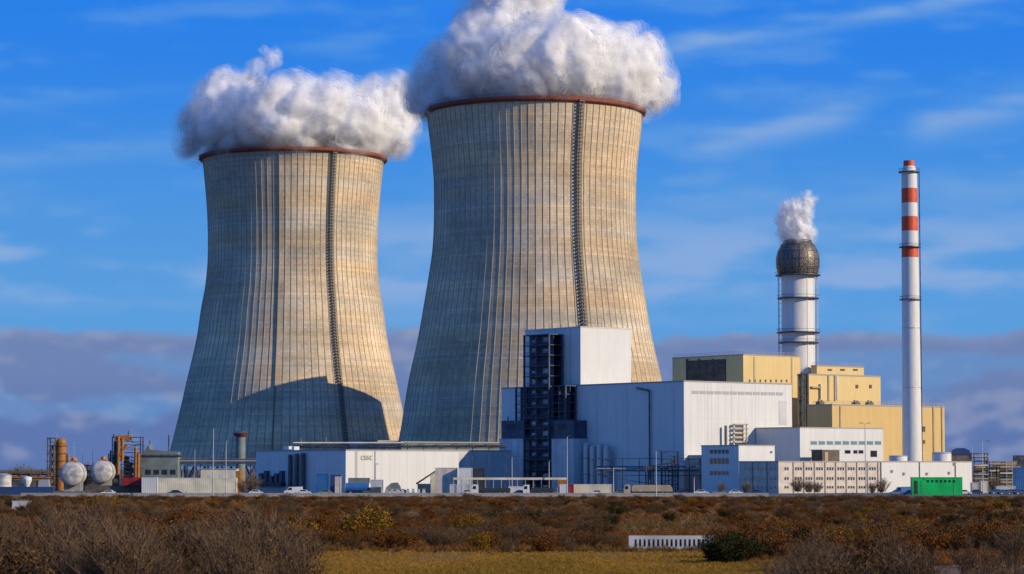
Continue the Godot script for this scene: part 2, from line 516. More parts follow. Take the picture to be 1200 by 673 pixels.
func net(am, dist, near, n, lo, cell, level, alpha, wisp, unit):
	var nx = n.x
	var nxy = n.x * n.y
	var ids = PackedInt32Array()
	ids.resize(dist.size())
	ids.fill(-1)
	var used = PackedInt32Array()
	var vs = PackedVector3Array()
	var ns = PackedVector3Array()
	var cs = PackedColorArray()
	var corner = PackedInt32Array([0, 1, nx, nx + 1, nxy, nxy + 1, nxy + nx, nxy + nx + 1])
	var ea = PackedInt32Array([0, 2, 4, 6, 0, 1, 4, 5, 0, 1, 2, 3])
	var eb = PackedInt32Array([1, 3, 5, 7, 2, 3, 6, 7, 4, 5, 6, 7])
	var at = PackedVector3Array()
	for k in 8: at.append(Vector3(k & 1, (k >> 1) & 1, k >> 2))
	var f = PackedFloat32Array()
	f.resize(8)
	var tall = 2.2 * cell
	for b in near:
		var f0 = dist[b] - level
		if f0 > tall or f0 < -tall: continue
		var x = b % nx
		var y = (b / nx) % n.y
		var z = b / nxy
		if x >= nx - 1 or y >= n.y - 1 or z >= n.z - 1: continue
		var inside = 0
		for k in 8:
			f[k] = dist[b + corner[k]] - level
			if f[k] < 0.0: inside += 1
		if inside == 0 or inside == 8: continue
		var acc = Vector3.ZERO
		var cnt = 0
		for k in 12:
			var fa = f[ea[k]]
			var fb = f[eb[k]]
			if (fa < 0.0) != (fb < 0.0):
				acc += at[ea[k]].lerp(at[eb[k]], fa / (fa - fb))
				cnt += 1
		ids[b] = vs.size()
		used.append(b)
		var p = lo + (Vector3(x, y, z) + acc / cnt) * cell
		vs.append(p)
		ns.append(Vector3(f[1] + f[3] + f[5] + f[7] - f[0] - f[2] - f[4] - f[6], f[2] + f[3] + f[6] + f[7] - f[0] - f[1] - f[4] - f[5], f[4] + f[5] + f[6] + f[7] - f[0] - f[1] - f[2] - f[3]).normalized())
		var al = 1.0
		if alpha < 1.0:
			var q = p / unit
			al = alpha * clampf(1.0 + 1.3 * wisp.get_noise_3d(q.x * 0.11 + 70, q.y * 0.11, q.z * 0.11), 0.0, 1.6)
		cs.append(Color(1, 1, 1, clampf(al, 0, 1)))
	var idx = PackedInt32Array()
	var steps = [1, nx, nxy]
	var us = [nx, nxy, 1]
	var ws = [nxy, 1, nx]
	for b in used:
		var f0 = dist[b] < level
		for ax in 3:
			if f0 == (dist[b + steps[ax]] < level): continue
			var u = us[ax]
			var v = ws[ax]
			if b - u - v < 0: continue
			var q1 = ids[b - u]
			var q2 = ids[b - u - v]
			var q3 = ids[b - v]
			if q1 < 0 or q2 < 0 or q3 < 0: continue
			var q0 = ids[b]
			if f0: idx.append_array(PackedInt32Array([q0, q2, q1, q0, q3, q2]))
			else: idx.append_array(PackedInt32Array([q0, q1, q2, q0, q2, q3]))
	if idx.is_empty(): return
	var arr = []
	arr.resize(Mesh.ARRAY_MAX)
	arr[Mesh.ARRAY_VERTEX] = vs
	arr[Mesh.ARRAY_NORMAL] = ns
	arr[Mesh.ARRAY_COLOR] = cs
	arr[Mesh.ARRAY_INDEX] = idx
	am.add_surface_from_arrays(Mesh.PRIMITIVE_TRIANGLES, arr)
	var m = StandardMaterial3D.new()
	m.albedo_color = Color(0.99, 0.99, 0.99)
	m.roughness = 1.0
	m.specular_mode = BaseMaterial3D.SPECULAR_DISABLED
	m.backlight_enabled = true
	m.backlight = Color(0.75, 0.75, 0.75)
	if alpha < 1.0:
		m.transparency = BaseMaterial3D.TRANSPARENCY_ALPHA
		m.vertex_color_use_as_albedo = true
	am.surface_set_material(am.get_surface_count() - 1, m)

func px_balls(list, depth, centre):        # [x, y, radius, metres nearer] in pixels -> balls about a centre
	var out = []
	for b in list:
		out.append([Vector3((depth - b[3]) * kx(b[0], b[1]), hgt(b[1], depth - b[3]), -(depth - b[3])) - centre, b[2] * depth / F])
	return out

# ---- buildings on the turned grid: local x runs along the sunlit face, -z along the shaded face ----
func corner(called, label, category, x, depth, group = ""):
	var o = thing(called, label, category, gp(x, depth), deg_to_rad(GRID), group)
	o.set_meta("cx", o.position.x)
	o.set_meta("cd", depth)
	return o
func rt(b, x, y = 540.0):                  # metres along the sunlit face to that pixel column
	var k = kx(x, y)
	return (k * b.get_meta("cd") - b.get_meta("cx")) / (GC - k * GS)
func lt(b, x, y = 540.0):                  # metres along the shaded face to that pixel column
	var k = kx(x, y)
	return (b.get_meta("cx") - k * b.get_meta("cd")) / (GS + k * GC)
func rh(b, x, y): return hgt(y, b.get_meta("cd") + GS * rt(b, x, y))
func lh(b, x, y): return hgt(y, b.get_meta("cd") + GC * lt(b, x, y))
func on_r(called, parent, b, x0, y0, x1, y1, m, out_ = 0.15, back = 0.05):
	var h1 = rh(b, x0, y0)
	var h0 = rh(b, x0, y1)
	return bx(called, parent, Vector3(rt(b, x0, y0), maxf(h0, 0.0), -back), Vector3(rt(b, x1, y0), h1, out_), m)
func on_l(called, parent, b, x0, y0, x1, y1, m, out_ = 0.15, back = 0.05):   # x0 nearer the corner (larger x)
	var h1 = lh(b, x0, y0)
	var h0 = lh(b, x0, y1)
	return bx(called, parent, Vector3(-out_, maxf(h0, 0.0), -lt(b, x1, y0)), Vector3(back, h1, -lt(b, x0, y0)), m)
func win(parent, b, right, x0, y0, x1, y1, glass = null):
	var f
	if right:
		f = on_r("window", parent, b, x0, y0, x1, y1, M.seam, 0.06)
	else:
		f = on_l("window", parent, b, x1, y0, x0, y1, M.seam, 0.06)
	var s = f.mesh.size
	var g = glass if glass else M.glass
	var e = 0.12
	if right: put("pane", bmesh(Vector3(maxf(s.x - 2 * e, 0.3), maxf(s.y - 2 * e, 0.3), s.z)), g, f, Vector3(0, 0, 0.03))
	else: put("pane", bmesh(Vector3(s.x, maxf(s.y - 2 * e, 0.3), maxf(s.z - 2 * e, 0.3))), g, f, Vector3(-0.03, 0, 0))
	return f
func block(b, w, l, h, m, base = 0.0, cap = 0.5, called = "wall"):
	bx(called, b, Vector3(0, base, -l), Vector3(w, h - cap, 0), m)
	if cap > 0: bx("coping", b, Vector3(-0.12, h - cap, -l - 0.12), Vector3(w + 0.12, h, 0.12), M.coping)

func rail_round(b, w, l, h, m):            # roof handrail
	var st = stool()
	var pts = [Vector3(0.3, h, -l + 0.3), Vector3(0.3, h, -0.3), Vector3(w - 0.3, h, -0.3)]
	for i in 2:
		var a = pts[i]
		var c = pts[i + 1]
		var k = maxi(1, int((c - a).length() / 2.5))
		var s = (c - a).normalized() * 0.05
		for j in k + 1:
			var p = a.lerp(c, j / float(k))
			quad(st, p - s, p - s + Vector3(0, 1.1, 0), p + s + Vector3(0, 1.1, 0), p + s)
		for y in [0.5, 1.05]: quad(st, a + Vector3(0, y, 0), a + Vector3(0, y + 0.09, 0), c + Vector3(0, y + 0.09, 0), c + Vector3(0, y, 0))
	st.generate_normals()
	put("railing", st.commit(), m, b)

# ---- vegetation ----
func tube3(st, p, q, r0, r1, col):
	var y = (q - p).normalized()
	var x = y.cross(Vector3(0.31, 0.2, 0.93)).normalized()
	var z = y.cross(x)
	st.set_color(col)
	for k in 3:
		var a = TAU * k / 3.0
		var b = TAU * (k + 1) / 3.0
		var da = x * cos(a) + z * sin(a)
		var db = x * cos(b) + z * sin(b)
		quad(st, p + da * r0, q + da * r1, q + db * r1, p + db * r0)
func vary(c, r, amt): 
	var f = 1.0 + r.randf_range(-amt, amt)
	return Color(c.r * f * (1.0 + r.randf_range(-0.1, 0.1)), c.g * f, c.b * f, 1)
# kind: twig colour, leaf colours, leaves, fine twigs, stems, spread
func shrub_mesh(seed_, twig, leaves, n_leaf, n_fine, stems, spread, leaf_size, thick = 0.8):
	var r = RandomNumberGenerator.new()
	r.seed = seed_
	var st = stool()
	var lines = []
	for s in stems:
		var a = r.randf() * TAU
		var out_ = sqrt(r.randf()) * spread
		var p = Vector3(cos(a), 0, sin(a)) * out_ * 0.35
		var top = r.randf_range(0.55, 1.0) * (1.0 - 0.35 * pow(out_ / spread, 2.0))
		var tip = Vector3(cos(a) * out_, top, sin(a) * out_) + Vector3(r.randf_range(-0.1, 0.1), 0, r.randf_range(-0.1, 0.1))
		var col = vary(twig, r, 0.35)
		var prev = p
		var w = r.randf_range(0.005, 0.011) * thick
		for k in 4:
			var t = (k + 1) / 4.0
			var q = p.lerp(tip, t) + Vector3(0, 0.10 * sin(t * PI), 0) + Vector3(r.randf_range(-0.03, 0.03), 0, r.randf_range(-0.03, 0.03))
			tube3(st, prev, q, w * (1.1 - t * 0.8 + 0.2), w * (1.1 - t * 0.8), col)
			lines.append([prev, q])
			prev = q
	for i in n_fine:
		var l = lines[r.randi() % lines.size()]
		var p = l[0].lerp(l[1], r.randf())
		var d = (l[1] - l[0]).normalized() + Vector3(r.randf_range(-0.9, 0.9), r.randf_range(-0.1, 0.7), r.randf_range(-0.9, 0.9))
		var q = p + d.normalized() * r.randf_range(0.08, 0.24)
		var side = d.cross(Vector3(r.randf() - 0.5, r.randf() - 0.5, r.randf() - 0.5)).normalized() * 0.006 * thick
		st.set_color(vary(twig, r, 0.4))
		for v in [p - side, q, p + side]: st.add_vertex(v)
	for i in n_leaf:
		var l = lines[r.randi() % lines.size()]
		var p = l[0].lerp(l[1], r.randf()) + Vector3(r.randf_range(-1, 1), r.randf_range(-0.7, 1), r.randf_range(-1, 1)) * 0.09
		if p.y < 0.06: p.y = 0.06 + r.randf() * 0.1
		var x = Vector3(r.randf() - 0.5, r.randf() - 0.5, r.randf() - 0.5).normalized() * leaf_size * r.randf_range(0.6, 1.4)
		var y = x.cross(Vector3(r.randf() - 0.5, r.randf() - 0.5, r.randf() - 0.5)).normalized() * leaf_size * r.randf_range(0.5, 0.9)
		st.set_color(vary(leaves[r.randi() % leaves.size()], r, 0.18))
		quad(st, p - x, p + y, p + x, p - y)
	st.generate_normals()
	return st.commit()
func plant_mat():
	var m = StandardMaterial3D.new()
	m.vertex_color_use_as_albedo = true
	m.roughness = 0.95
	m.specular_mode = BaseMaterial3D.SPECULAR_DISABLED
	m.backlight_enabled = true
	m.backlight = Color(0.25, 0.22, 0.15)
	return m
func scrub():
	var twig = Color(0.12, 0.075, 0.042)
	var grey = Color(0.15, 0.098, 0.06)
	var kinds = [
		{"n": "bare_shrub", "l": "leafless grey-brown shrub with fine upright twigs", "g": "leafless shrubs in the scrub", "c": "shrub", "v": []},
		{"n": "rust_shrub", "l": "rounded rust-leaved shrub", "g": "rust-brown shrubs in the scrub", "c": "shrub", "v": []},
		{"n": "golden_shrub", "l": "golden-olive autumn shrub", "g": "golden shrubs in the scrub", "c": "shrub", "v": []},
		{"n": "olive_shrub", "l": "dense dark olive-green shrub", "g": "dark green shrubs in the scrub", "c": "shrub", "v": []},
		{"n": "brown_shrub", "l": "dull brown half-bare shrub", "g": "brown half-bare shrubs in the scrub", "c": "shrub", "v": []}]
	for s in 4:
		kinds[0].v.append(shrub_mesh(100 + s, grey, [Color(0.13, 0.075, 0.025)], 500, 2600, 70, 0.5, 0.018, 0.5))
		kinds[1].v.append(shrub_mesh(200 + s, twig, [Color(0.22, 0.075, 0.016), Color(0.17, 0.065, 0.017), Color(0.12, 0.055, 0.018)], 3200, 420, 30, 0.75, 0.025))
		kinds[2].v.append(shrub_mesh(300 + s, twig, [Color(0.34, 0.16, 0.016), Color(0.24, 0.125, 0.015), Color(0.15, 0.10, 0.018)], 3000, 420, 30, 0.62, 0.025))
		kinds[3].v.append(shrub_mesh(400 + s, twig, [Color(0.030, 0.036, 0.012), Color(0.050, 0.045, 0.015), Color(0.022, 0.026, 0.010)], 3600, 260, 30, 0.72, 0.026))
		kinds[4].v.append(shrub_mesh(500 + s, twig, [Color(0.12, 0.065, 0.026), Color(0.085, 0.05, 0.022), Color(0.07, 0.05, 0.02)], 1900, 900, 36, 0.72, 0.023))
	# [x0, x1, y0, y1, count, lowest, tallest, weights of the kinds]
	var zones = [
		[-10, 1215, 588, 597, 55, 1.2, 2.2, [0.1, 0.45, 0.08, 0.07, 0.3]],
		[330, 1215, 597, 612, 45, 1.5, 2.6, [0.08, 0.42, 0.12, 0.13, 0.25]],
		[330, 1215, 612, 632, 44, 1.6, 2.8, [0.1, 0.42, 0.12, 0.14, 0.22]],
		[345, 720, 634, 650, 18, 1.4, 2.2, [0.2, 0.45, 0.15, 0.1, 0.1]],
		[850, 1225, 632, 660, 28, 2.0, 3.4, [0.2, 0.36, 0.08, 0.12, 0.24]],
		[-15, 320, 600, 660, 42, 2.4, 4.2, [0.55, 0.1, 0.08, 0.02, 0.25]],
		[-15, 345, 665, 730, 24, 4.2, 5.6, [0.9, 0, 0.02, 0, 0.08]],
		[900, 1225, 665, 720, 20, 2.6, 4.0, [0.75, 0.1, 0, 0.05, 0.1]]]
	var spots = [[428, 634, 4.4, 2], [410, 642, 2.2, 1], [445, 645, 2.4, 1], [475, 645, 2.3, 1], [510, 643, 2.6, 0], [535, 640, 2.2, 4], [352, 640, 3.0, 2], [370, 628, 3.2, 1], [600, 641, 2.6, 0], [625, 640, 2.8, 0], [655, 640, 2.2, 1], [690, 641, 2.0, 1],
		[836, 660, 2.4, 3], [858, 661, 2.9, 3], [880, 659, 2.4, 3], [846, 655, 2.5, 3], [905, 650, 2.8, 1], [920, 628, 2.2, 2], [985, 645, 2.6, 2], [715, 640, 1.6, 4], [1120, 622, 2.6, 3], [1175, 648, 3.4, 1], [1150, 640, 3.2, 1], [1195, 660, 3.2, 4], [300, 655, 3.6, 0], [330, 650, 3.2, 0], [785, 612, 1.8, 3], [715, 618, 2.0, 3]]
	var r = RandomNumberGenerator.new()
	r.seed = 77
	for z in zones:
		for i in z[4]:
			var x = r.randf_range(z[0], z[1])
			var y = r.randf_range(z[2], z[3])
			if x > 728 and x < 845 and y > 600 and y < 665: continue
			var pick = r.randf()
			var k = 0
			while k < 4 and pick > z[7][k]:
				pick -= z[7][k]
				k += 1
			spots.append([x, y, r.randf_range(z[5], z[6]), k])
	for s in spots:
		var kd = kinds[s[3]]
		var o = put(kd.n, kd.v[r.randi() % 4], M.plant, self, gp(s[0], gdep(s[1]), s[1]), Vector3(0, r.randf() * TAU, 0))
		var wide = r.randf_range(0.8, 1.25) * (1.0 if s[3] == 0 else 1.15)
		o.scale = Vector3(s[2] * wide, s[2], s[2] * wide)
		var where = "in the middle of the scrub"
		if s[1] < 598: where = "close before the concrete barrier"
		elif absf(s[0] - 858) < 30 and s[1] > 650: where = "overlapping the end of the slotted parapet"
		elif s[0] > 340 and s[0] < 732 and s[1] > 630: where = "at the edge of the meadow"
		elif s[0] < 350 and s[1] > 662: where = "in the tall thicket beside the meadow"
		elif s[0] < 350: where = "behind the tall thicket"
		elif s[1] > 662: where = "in the grey thicket past the slotted parapet"
		elif s[1] > 625: where = "in the dense scrub past the slotted parapet"
		var size = "small " if s[2] < 1.7 else ("tall " if s[2] > 3.2 else "")
		tag(o, size + kd.l + " " + where, kd.c, kd.g)
	# everything smaller and farther: one mass for each look
	var mm = [4, 1, 0]
	for j in 3:
		var list = []
		for i in [620, 560, 240][j]:
			var y = 585.5 + pow(r.randf(), 1.5) * 62.0
			var x = r.randf_range(-20, 1225)
			if y > 645 and x > 345 and x < 880: continue
			if x > 722 and x < 850 and y > 604: continue
			var s = r.randf_range(0.8, 1.7) * (1.0 if j < 2 else 1.3)
			list.append(Transform3D(Basis(Vector3.UP, r.randf() * TAU).scaled(Vector3(s * 1.5, s, s * 1.5)), gp(x, gdep(y), y)))
		var mesh = kinds[mm[j]].v[0]
		scatter("undergrowth", mesh, list, M.plant, ["low brown undergrowth filling the scrub", "low rust-coloured undergrowth filling the scrub", "low bare twigs filling the scrub"][j], "undergrowth")
	# grass
	var blades = stool()
	var gr = RandomNumberGenerator.new()
	gr.seed = 9
	for i in 26:
		var a = gr.randf() * TAU
		var p = Vector3(cos(a), 0, sin(a)) * gr.randf() * 0.35
		var lean = Vector3(gr.randf_range(-0.4, 0.4), gr.randf_range(0.5, 1.0), gr.randf_range(-0.4, 0.4))
		var side = Vector3(gr.randf() - 0.5, 0, gr.randf() - 0.5).normalized() * 0.03
		for v in [p - side, p + lean, p + side]: blades.add_vertex(v)
	blades.generate_normals()
	var tuft = blades.commit()
	var f1 = []
	var c1 = []
	var patch = FastNoiseLite.new()
	patch.seed = 4
	patch.frequency = 0.03
	for i in 26000:
		var y = r.randf_range(646, 700)
		var x = r.randf_range(300, 905)
		var d = gdep(y)
		var p = gp(x, d, y)
		var n = patch.get_noise_2d(p.x * 1.2, p.z * 0.35)
		var s = r.randf_range(0.16, 0.34) * (1.0 + 0.7 * n)
		f1.append(Transform3D(Basis(Vector3.UP, r.randf() * TAU).scaled(Vector3(s * 2.0, s, s * 2.0)), p))
		c1.append(vary(Color(0.36, 0.20, 0.035).lerp(Color(0.25, 0.15, 0.03), clampf(0.5 + n * 1.6, 0, 1)), r, 0.25))
	scatter("field_grass", tuft, f1, M.plant, "short yellow-green meadow grass in front of the slotted parapet", "grass", c1)
	var f2 = []
	var c2 = []
	for i in 30000:
		var y = 583.6 + pow(r.randf(), 1.7) * 80.0
		var x = r.randf_range(-20, 1225)
		if y > 648 and x > 350 and x < 880: continue
		var p = gp(x, gdep(y), y)
		var n = patch.get_noise_2d(p.x + 400, p.z * 0.5)
		var s = r.randf_range(0.35, 0.8)
		f2.append(Transform3D(Basis(Vector3.UP, r.randf() * TAU).scaled(Vector3(s * 1.6, s, s * 1.6)), p))
		c2.append(vary(Color(0.21, 0.085, 0.025).lerp(Color(0.16, 0.095, 0.03), clampf(0.5 + n * 1.6, 0, 1)), r, 0.3))
	scatter("dry_grass", tuft, f2, M.plant, "tall dry russet grass between the shrubs", "grass", c2)
func scatter(called, mesh, list, m, label, category, cols = null):
	var mm = MultiMesh.new()
	mm.transform_format = MultiMesh.TRANSFORM_3D
	mm.use_colors = cols != null
	mm.mesh = mesh
	mm.instance_count = list.size()
	for i in list.size():
		mm.set_instance_transform(i, list[i])
		if cols != null: mm.set_instance_color(i, cols[i])
	var o = MultiMeshInstance3D.new()
	o.name = numbered(called)
	o.multimesh = mm
	o.material_override = m
	add_child(o)
	tag(o, label, category)
	o.set_meta("kind", "stuff")

func bare_tree(x, depth, h, seed_, label):
	var t = thing("bare_tree", label, "tree", gp(x, depth), 0, "leafless trees around the plant")
	var r = RandomNumberGenerator.new()
	r.seed = seed_
	var st = stool()
	tube3(st, Vector3.ZERO, Vector3(0, h * 0.4, 0), h * 0.022, h * 0.014, Color(0.09, 0.075, 0.06))
	st.generate_normals()
	put("trunk", st.commit(), M.plant, t)
	var c = put("crown", shrub_mesh(seed_ + 50, Color(0.20, 0.15, 0.11), [Color(0.17, 0.11, 0.05)], 700, 2400, 60, 0.55, 0.022, 0.7), M.plant, t, Vector3(0, h * 0.12, 0))
	c.scale = Vector3(h * 0.8, h * 0.78, h * 0.8)

# ---- vehicles and small things ----
func wheels(t, xs, r, w):
	for x in xs:
		for z in [-w * 0.5, w * 0.5]:
			var c = CylinderMesh.new()
			c.top_radius = r
			c.bottom_radius = r
			c.height = 0.24
			c.radial_segments = 16
			c.rings = 1
			var o = put("wheel", c, M.tyre, t, Vector3(x, r, z), Vector3(PI / 2, 0, 0))
			var d = CylinderMesh.new()
			d.top_radius = r * 0.55
			d.bottom_radius = r * 0.55
			d.height = 0.27
			d.radial_segments = 12
			d.rings = 1
			put("rim", d, M.galv, o)
func V(a): 
	var out = PackedVector2Array()
	for i in range(0, a.size(), 2): out.append(Vector2(a[i], a[i + 1]))
	return out
func car(label, x, depth, m, turn = 0.0, group = ""):
	var t = thing("parked_car", label, "car", gp(x, depth), turn, group)
	put("body", prism(V([-2.1, 0.35, -2.15, 0.75, -1.2, 0.92, 1.5, 0.95, 2.05, 0.85, 2.1, 0.4, 1.9, 0.3, -1.9, 0.3]), -0.86, 0.86), m, t)
	put("cabin", prism(V([-1.3, 0.9, -0.6, 1.42, 0.9, 1.45, 1.65, 0.92]), -0.72, 0.72), m, t)
	for z in [-0.73, 0.73]: put("side_window", prism(V([-1.05, 0.95, -0.55, 1.35, 0.85, 1.37, 1.35, 0.95]), z - 0.015, z + 0.015), M.glass, t)
	for s in [-0.55, 0.55]: 
		bx("headlight", t, Vector3(-2.17, 0.6, s - 0.18), Vector3(-2.1, 0.74, s + 0.18), M.galv)
		bx("tail_light", t, Vector3(2.05, 0.62, s - 0.18), Vector3(2.12, 0.78, s + 0.18), M.redbox)
	wheels(t, [-1.35, 1.35], 0.32, 1.6)
	return t
func van(label, x, depth, m, turn = 0.0):
	var t = thing("parked_van", label, "van", gp(x, depth), turn)
	put("body", prism(V([-2.7, 0.4, -2.75, 1.0, -1.9, 1.3, -1.3, 2.2, 2.6, 2.3, 2.65, 0.4]), -0.95, 0.95), m, t)
	for z in [-0.96, 0.96]: put("side_window", prism(V([-1.75, 1.3, -1.25, 2.0, -0.4, 2.0, -0.4, 1.3]), z - 0.015, z + 0.015), M.glass, t)
	wheels(t, [-1.8, 1.6], 0.36, 1.8)
	return t
func lorry(label, x, depth, cab_m, cargo_m, length, tall, turn = 0.0, rounded = false):
	var t = thing("lorry", label, "lorry", gp(x, depth), turn)
	bx("chassis", t, Vector3(-1.2, 0.65, -0.9), Vector3(length, 0.95, 0.9), M.dark)
	var cab = put("cab", prism(V([-3.2, 0.5, -3.3, 1.6, -3.0, 2.9, -1.4, 3.0, -1.3, 0.5]), -1.2, 1.2), cab_m, t)
	for z in [-1.21, 1.21]: put("side_window", prism(V([-3.0, 1.7, -2.85, 2.6, -2.0, 2.6, -2.0, 1.7]), z - 0.02, z + 0.02), M.glass, cab)
	if rounded:
		put("cargo_cover", prism(V([-0.9, 1.0, -0.9, tall - 0.5, -0.4, tall, length - 0.9, tall, length - 0.2, tall - 0.7, length, 1.0]), -1.25, 1.25), cargo_m, t)
	else:
		bx("cargo_box", t, Vector3(-0.9, 1.0, -1.25), Vector3(length, tall, 1.25), cargo_m)
	wheels(t, [-2.3, length - 3.0, length - 1.6], 0.5, 2.1)
	return t
func container(label, x0, x1, y0, depth, m, category = "container", ribs = true, base = 0.0, deep = 2.5):
	var a = gp(x0, depth)
	var b = gp(x1, depth)
	var h = hgt(y0, depth)
	var t = thing("storage_container", label, category, a + Vector3(0, base, 0))
	var w = b.x - a.x
	bx("box", t, Vector3(0, 0.15, -deep), Vector3(w, h - base - 0.1, 0), m)
	for y in [0.0, h - base - 0.15]: bx("frame_rail", t, Vector3(-0.03, y, -deep - 0.05), Vector3(w + 0.03, y + 0.2, 0.05), m)
	for x in [-0.03, w - 0.15]: bx("corner_post", t, Vector3(x, 0.1, -0.1), Vector3(x + 0.18, h - base - 0.1, 0.07), m)
	if ribs:
		var st = stool()
		var k = int(w / 0.6)
		for i in range(1, k):
			var x = w * i / k
			quad(st, Vector3(x - 0.12, 0.25, 0.0), Vector3(x - 0.12, h - base - 0.2, 0.0), Vector3(x, h - base - 0.2, 0.05), Vector3(x, 0.25, 0.05))
			quad(st, Vector3(x, 0.25, 0.05), Vector3(x, h - base - 0.2, 0.05), Vector3(x + 0.12, h - base - 0.2, 0.0), Vector3(x + 0.12, 0.25, 0.0))
		st.generate_normals()
		put("corrugation", st.commit(), m, t)
	return t
func lamp_post(x, depth, y_top, label, arm = 1.4, twin = false):
	var t = thing("street_lamp", label, "street lamp", gp(x, depth), 0, "street lamps along the plant road")
	var h = hgt(y_top, depth)
	cyl("pole", t, Vector3.ZERO, 0.16, 0.09, h, M.galv, 8)
	for s in ([1, -1] if twin else [1]):
		bar("arm", t, Vector3(0, h - 0.1, 0), Vector3(arm * s, h + 0.25, 0), 0.07, M.galv)
		bx("lamp_head", t, Vector3(arm * s - 0.2, h + 0.18, -0.2), Vector3(arm * s + 0.8 * s, h + 0.36, 0.2), M.steel) if s > 0 else bx("lamp_head", t, Vector3(arm * s - 0.8, h + 0.18, -0.2), Vector3(arm * s + 0.2, h + 0.36, 0.2), M.steel)
	return t
func mast(x, depth, y_top, label, r = 0.12):
	var t = thing("slim_mast", label, "mast", gp(x, depth), 0, "thin masts among the plant buildings")
	var h = hgt(y_top, depth)
	cyl("pole", t, Vector3.ZERO, r, r * 0.5, h, M.galv, 8)
	bx("base_plate", t, Vector3(-0.3, 0, -0.3), Vector3(0.3, 0.25, 0.3), M.concrete)
	return t
func frame_tower(called, label, category, x0, x1, y_top, depth, deep, floors, m, turn = 0.0):
	var a = gp(x0, depth)
	var w = gp(x1, depth).x - a.x
	var h = hgt(y_top, depth)
	var t = thing(called, label, category, a, turn)
	for x in [0.0, w]:
		for z in [0.0, -deep]: bx("column", t, Vector3(x - 0.18, 0, z - 0.18), Vector3(x + 0.18, h, z + 0.18), m)
	for i in range(1, floors + 1):
		var y = h * i / floors
		bx("floor", t, Vector3(-0.3, y - 0.3, -deep - 0.3), Vector3(w + 0.3, y - 0.05, 0.3), m)
		if i > 1:
			for z in [0.0, -deep]: bar("handrail", t, Vector3(-0.3, y - h / floors + 1.0, z + 0.25), Vector3(w + 0.3, y - h / floors + 1.0, z + 0.25), 0.05, m)
		var s = 1 if i % 2 == 0 else -1
		bar("brace", t, Vector3(w * (0.5 - 0.5 * s), y - h / floors, 0), Vector3(w * (0.5 + 0.5 * s), y, 0), 0.1, m)
	return t

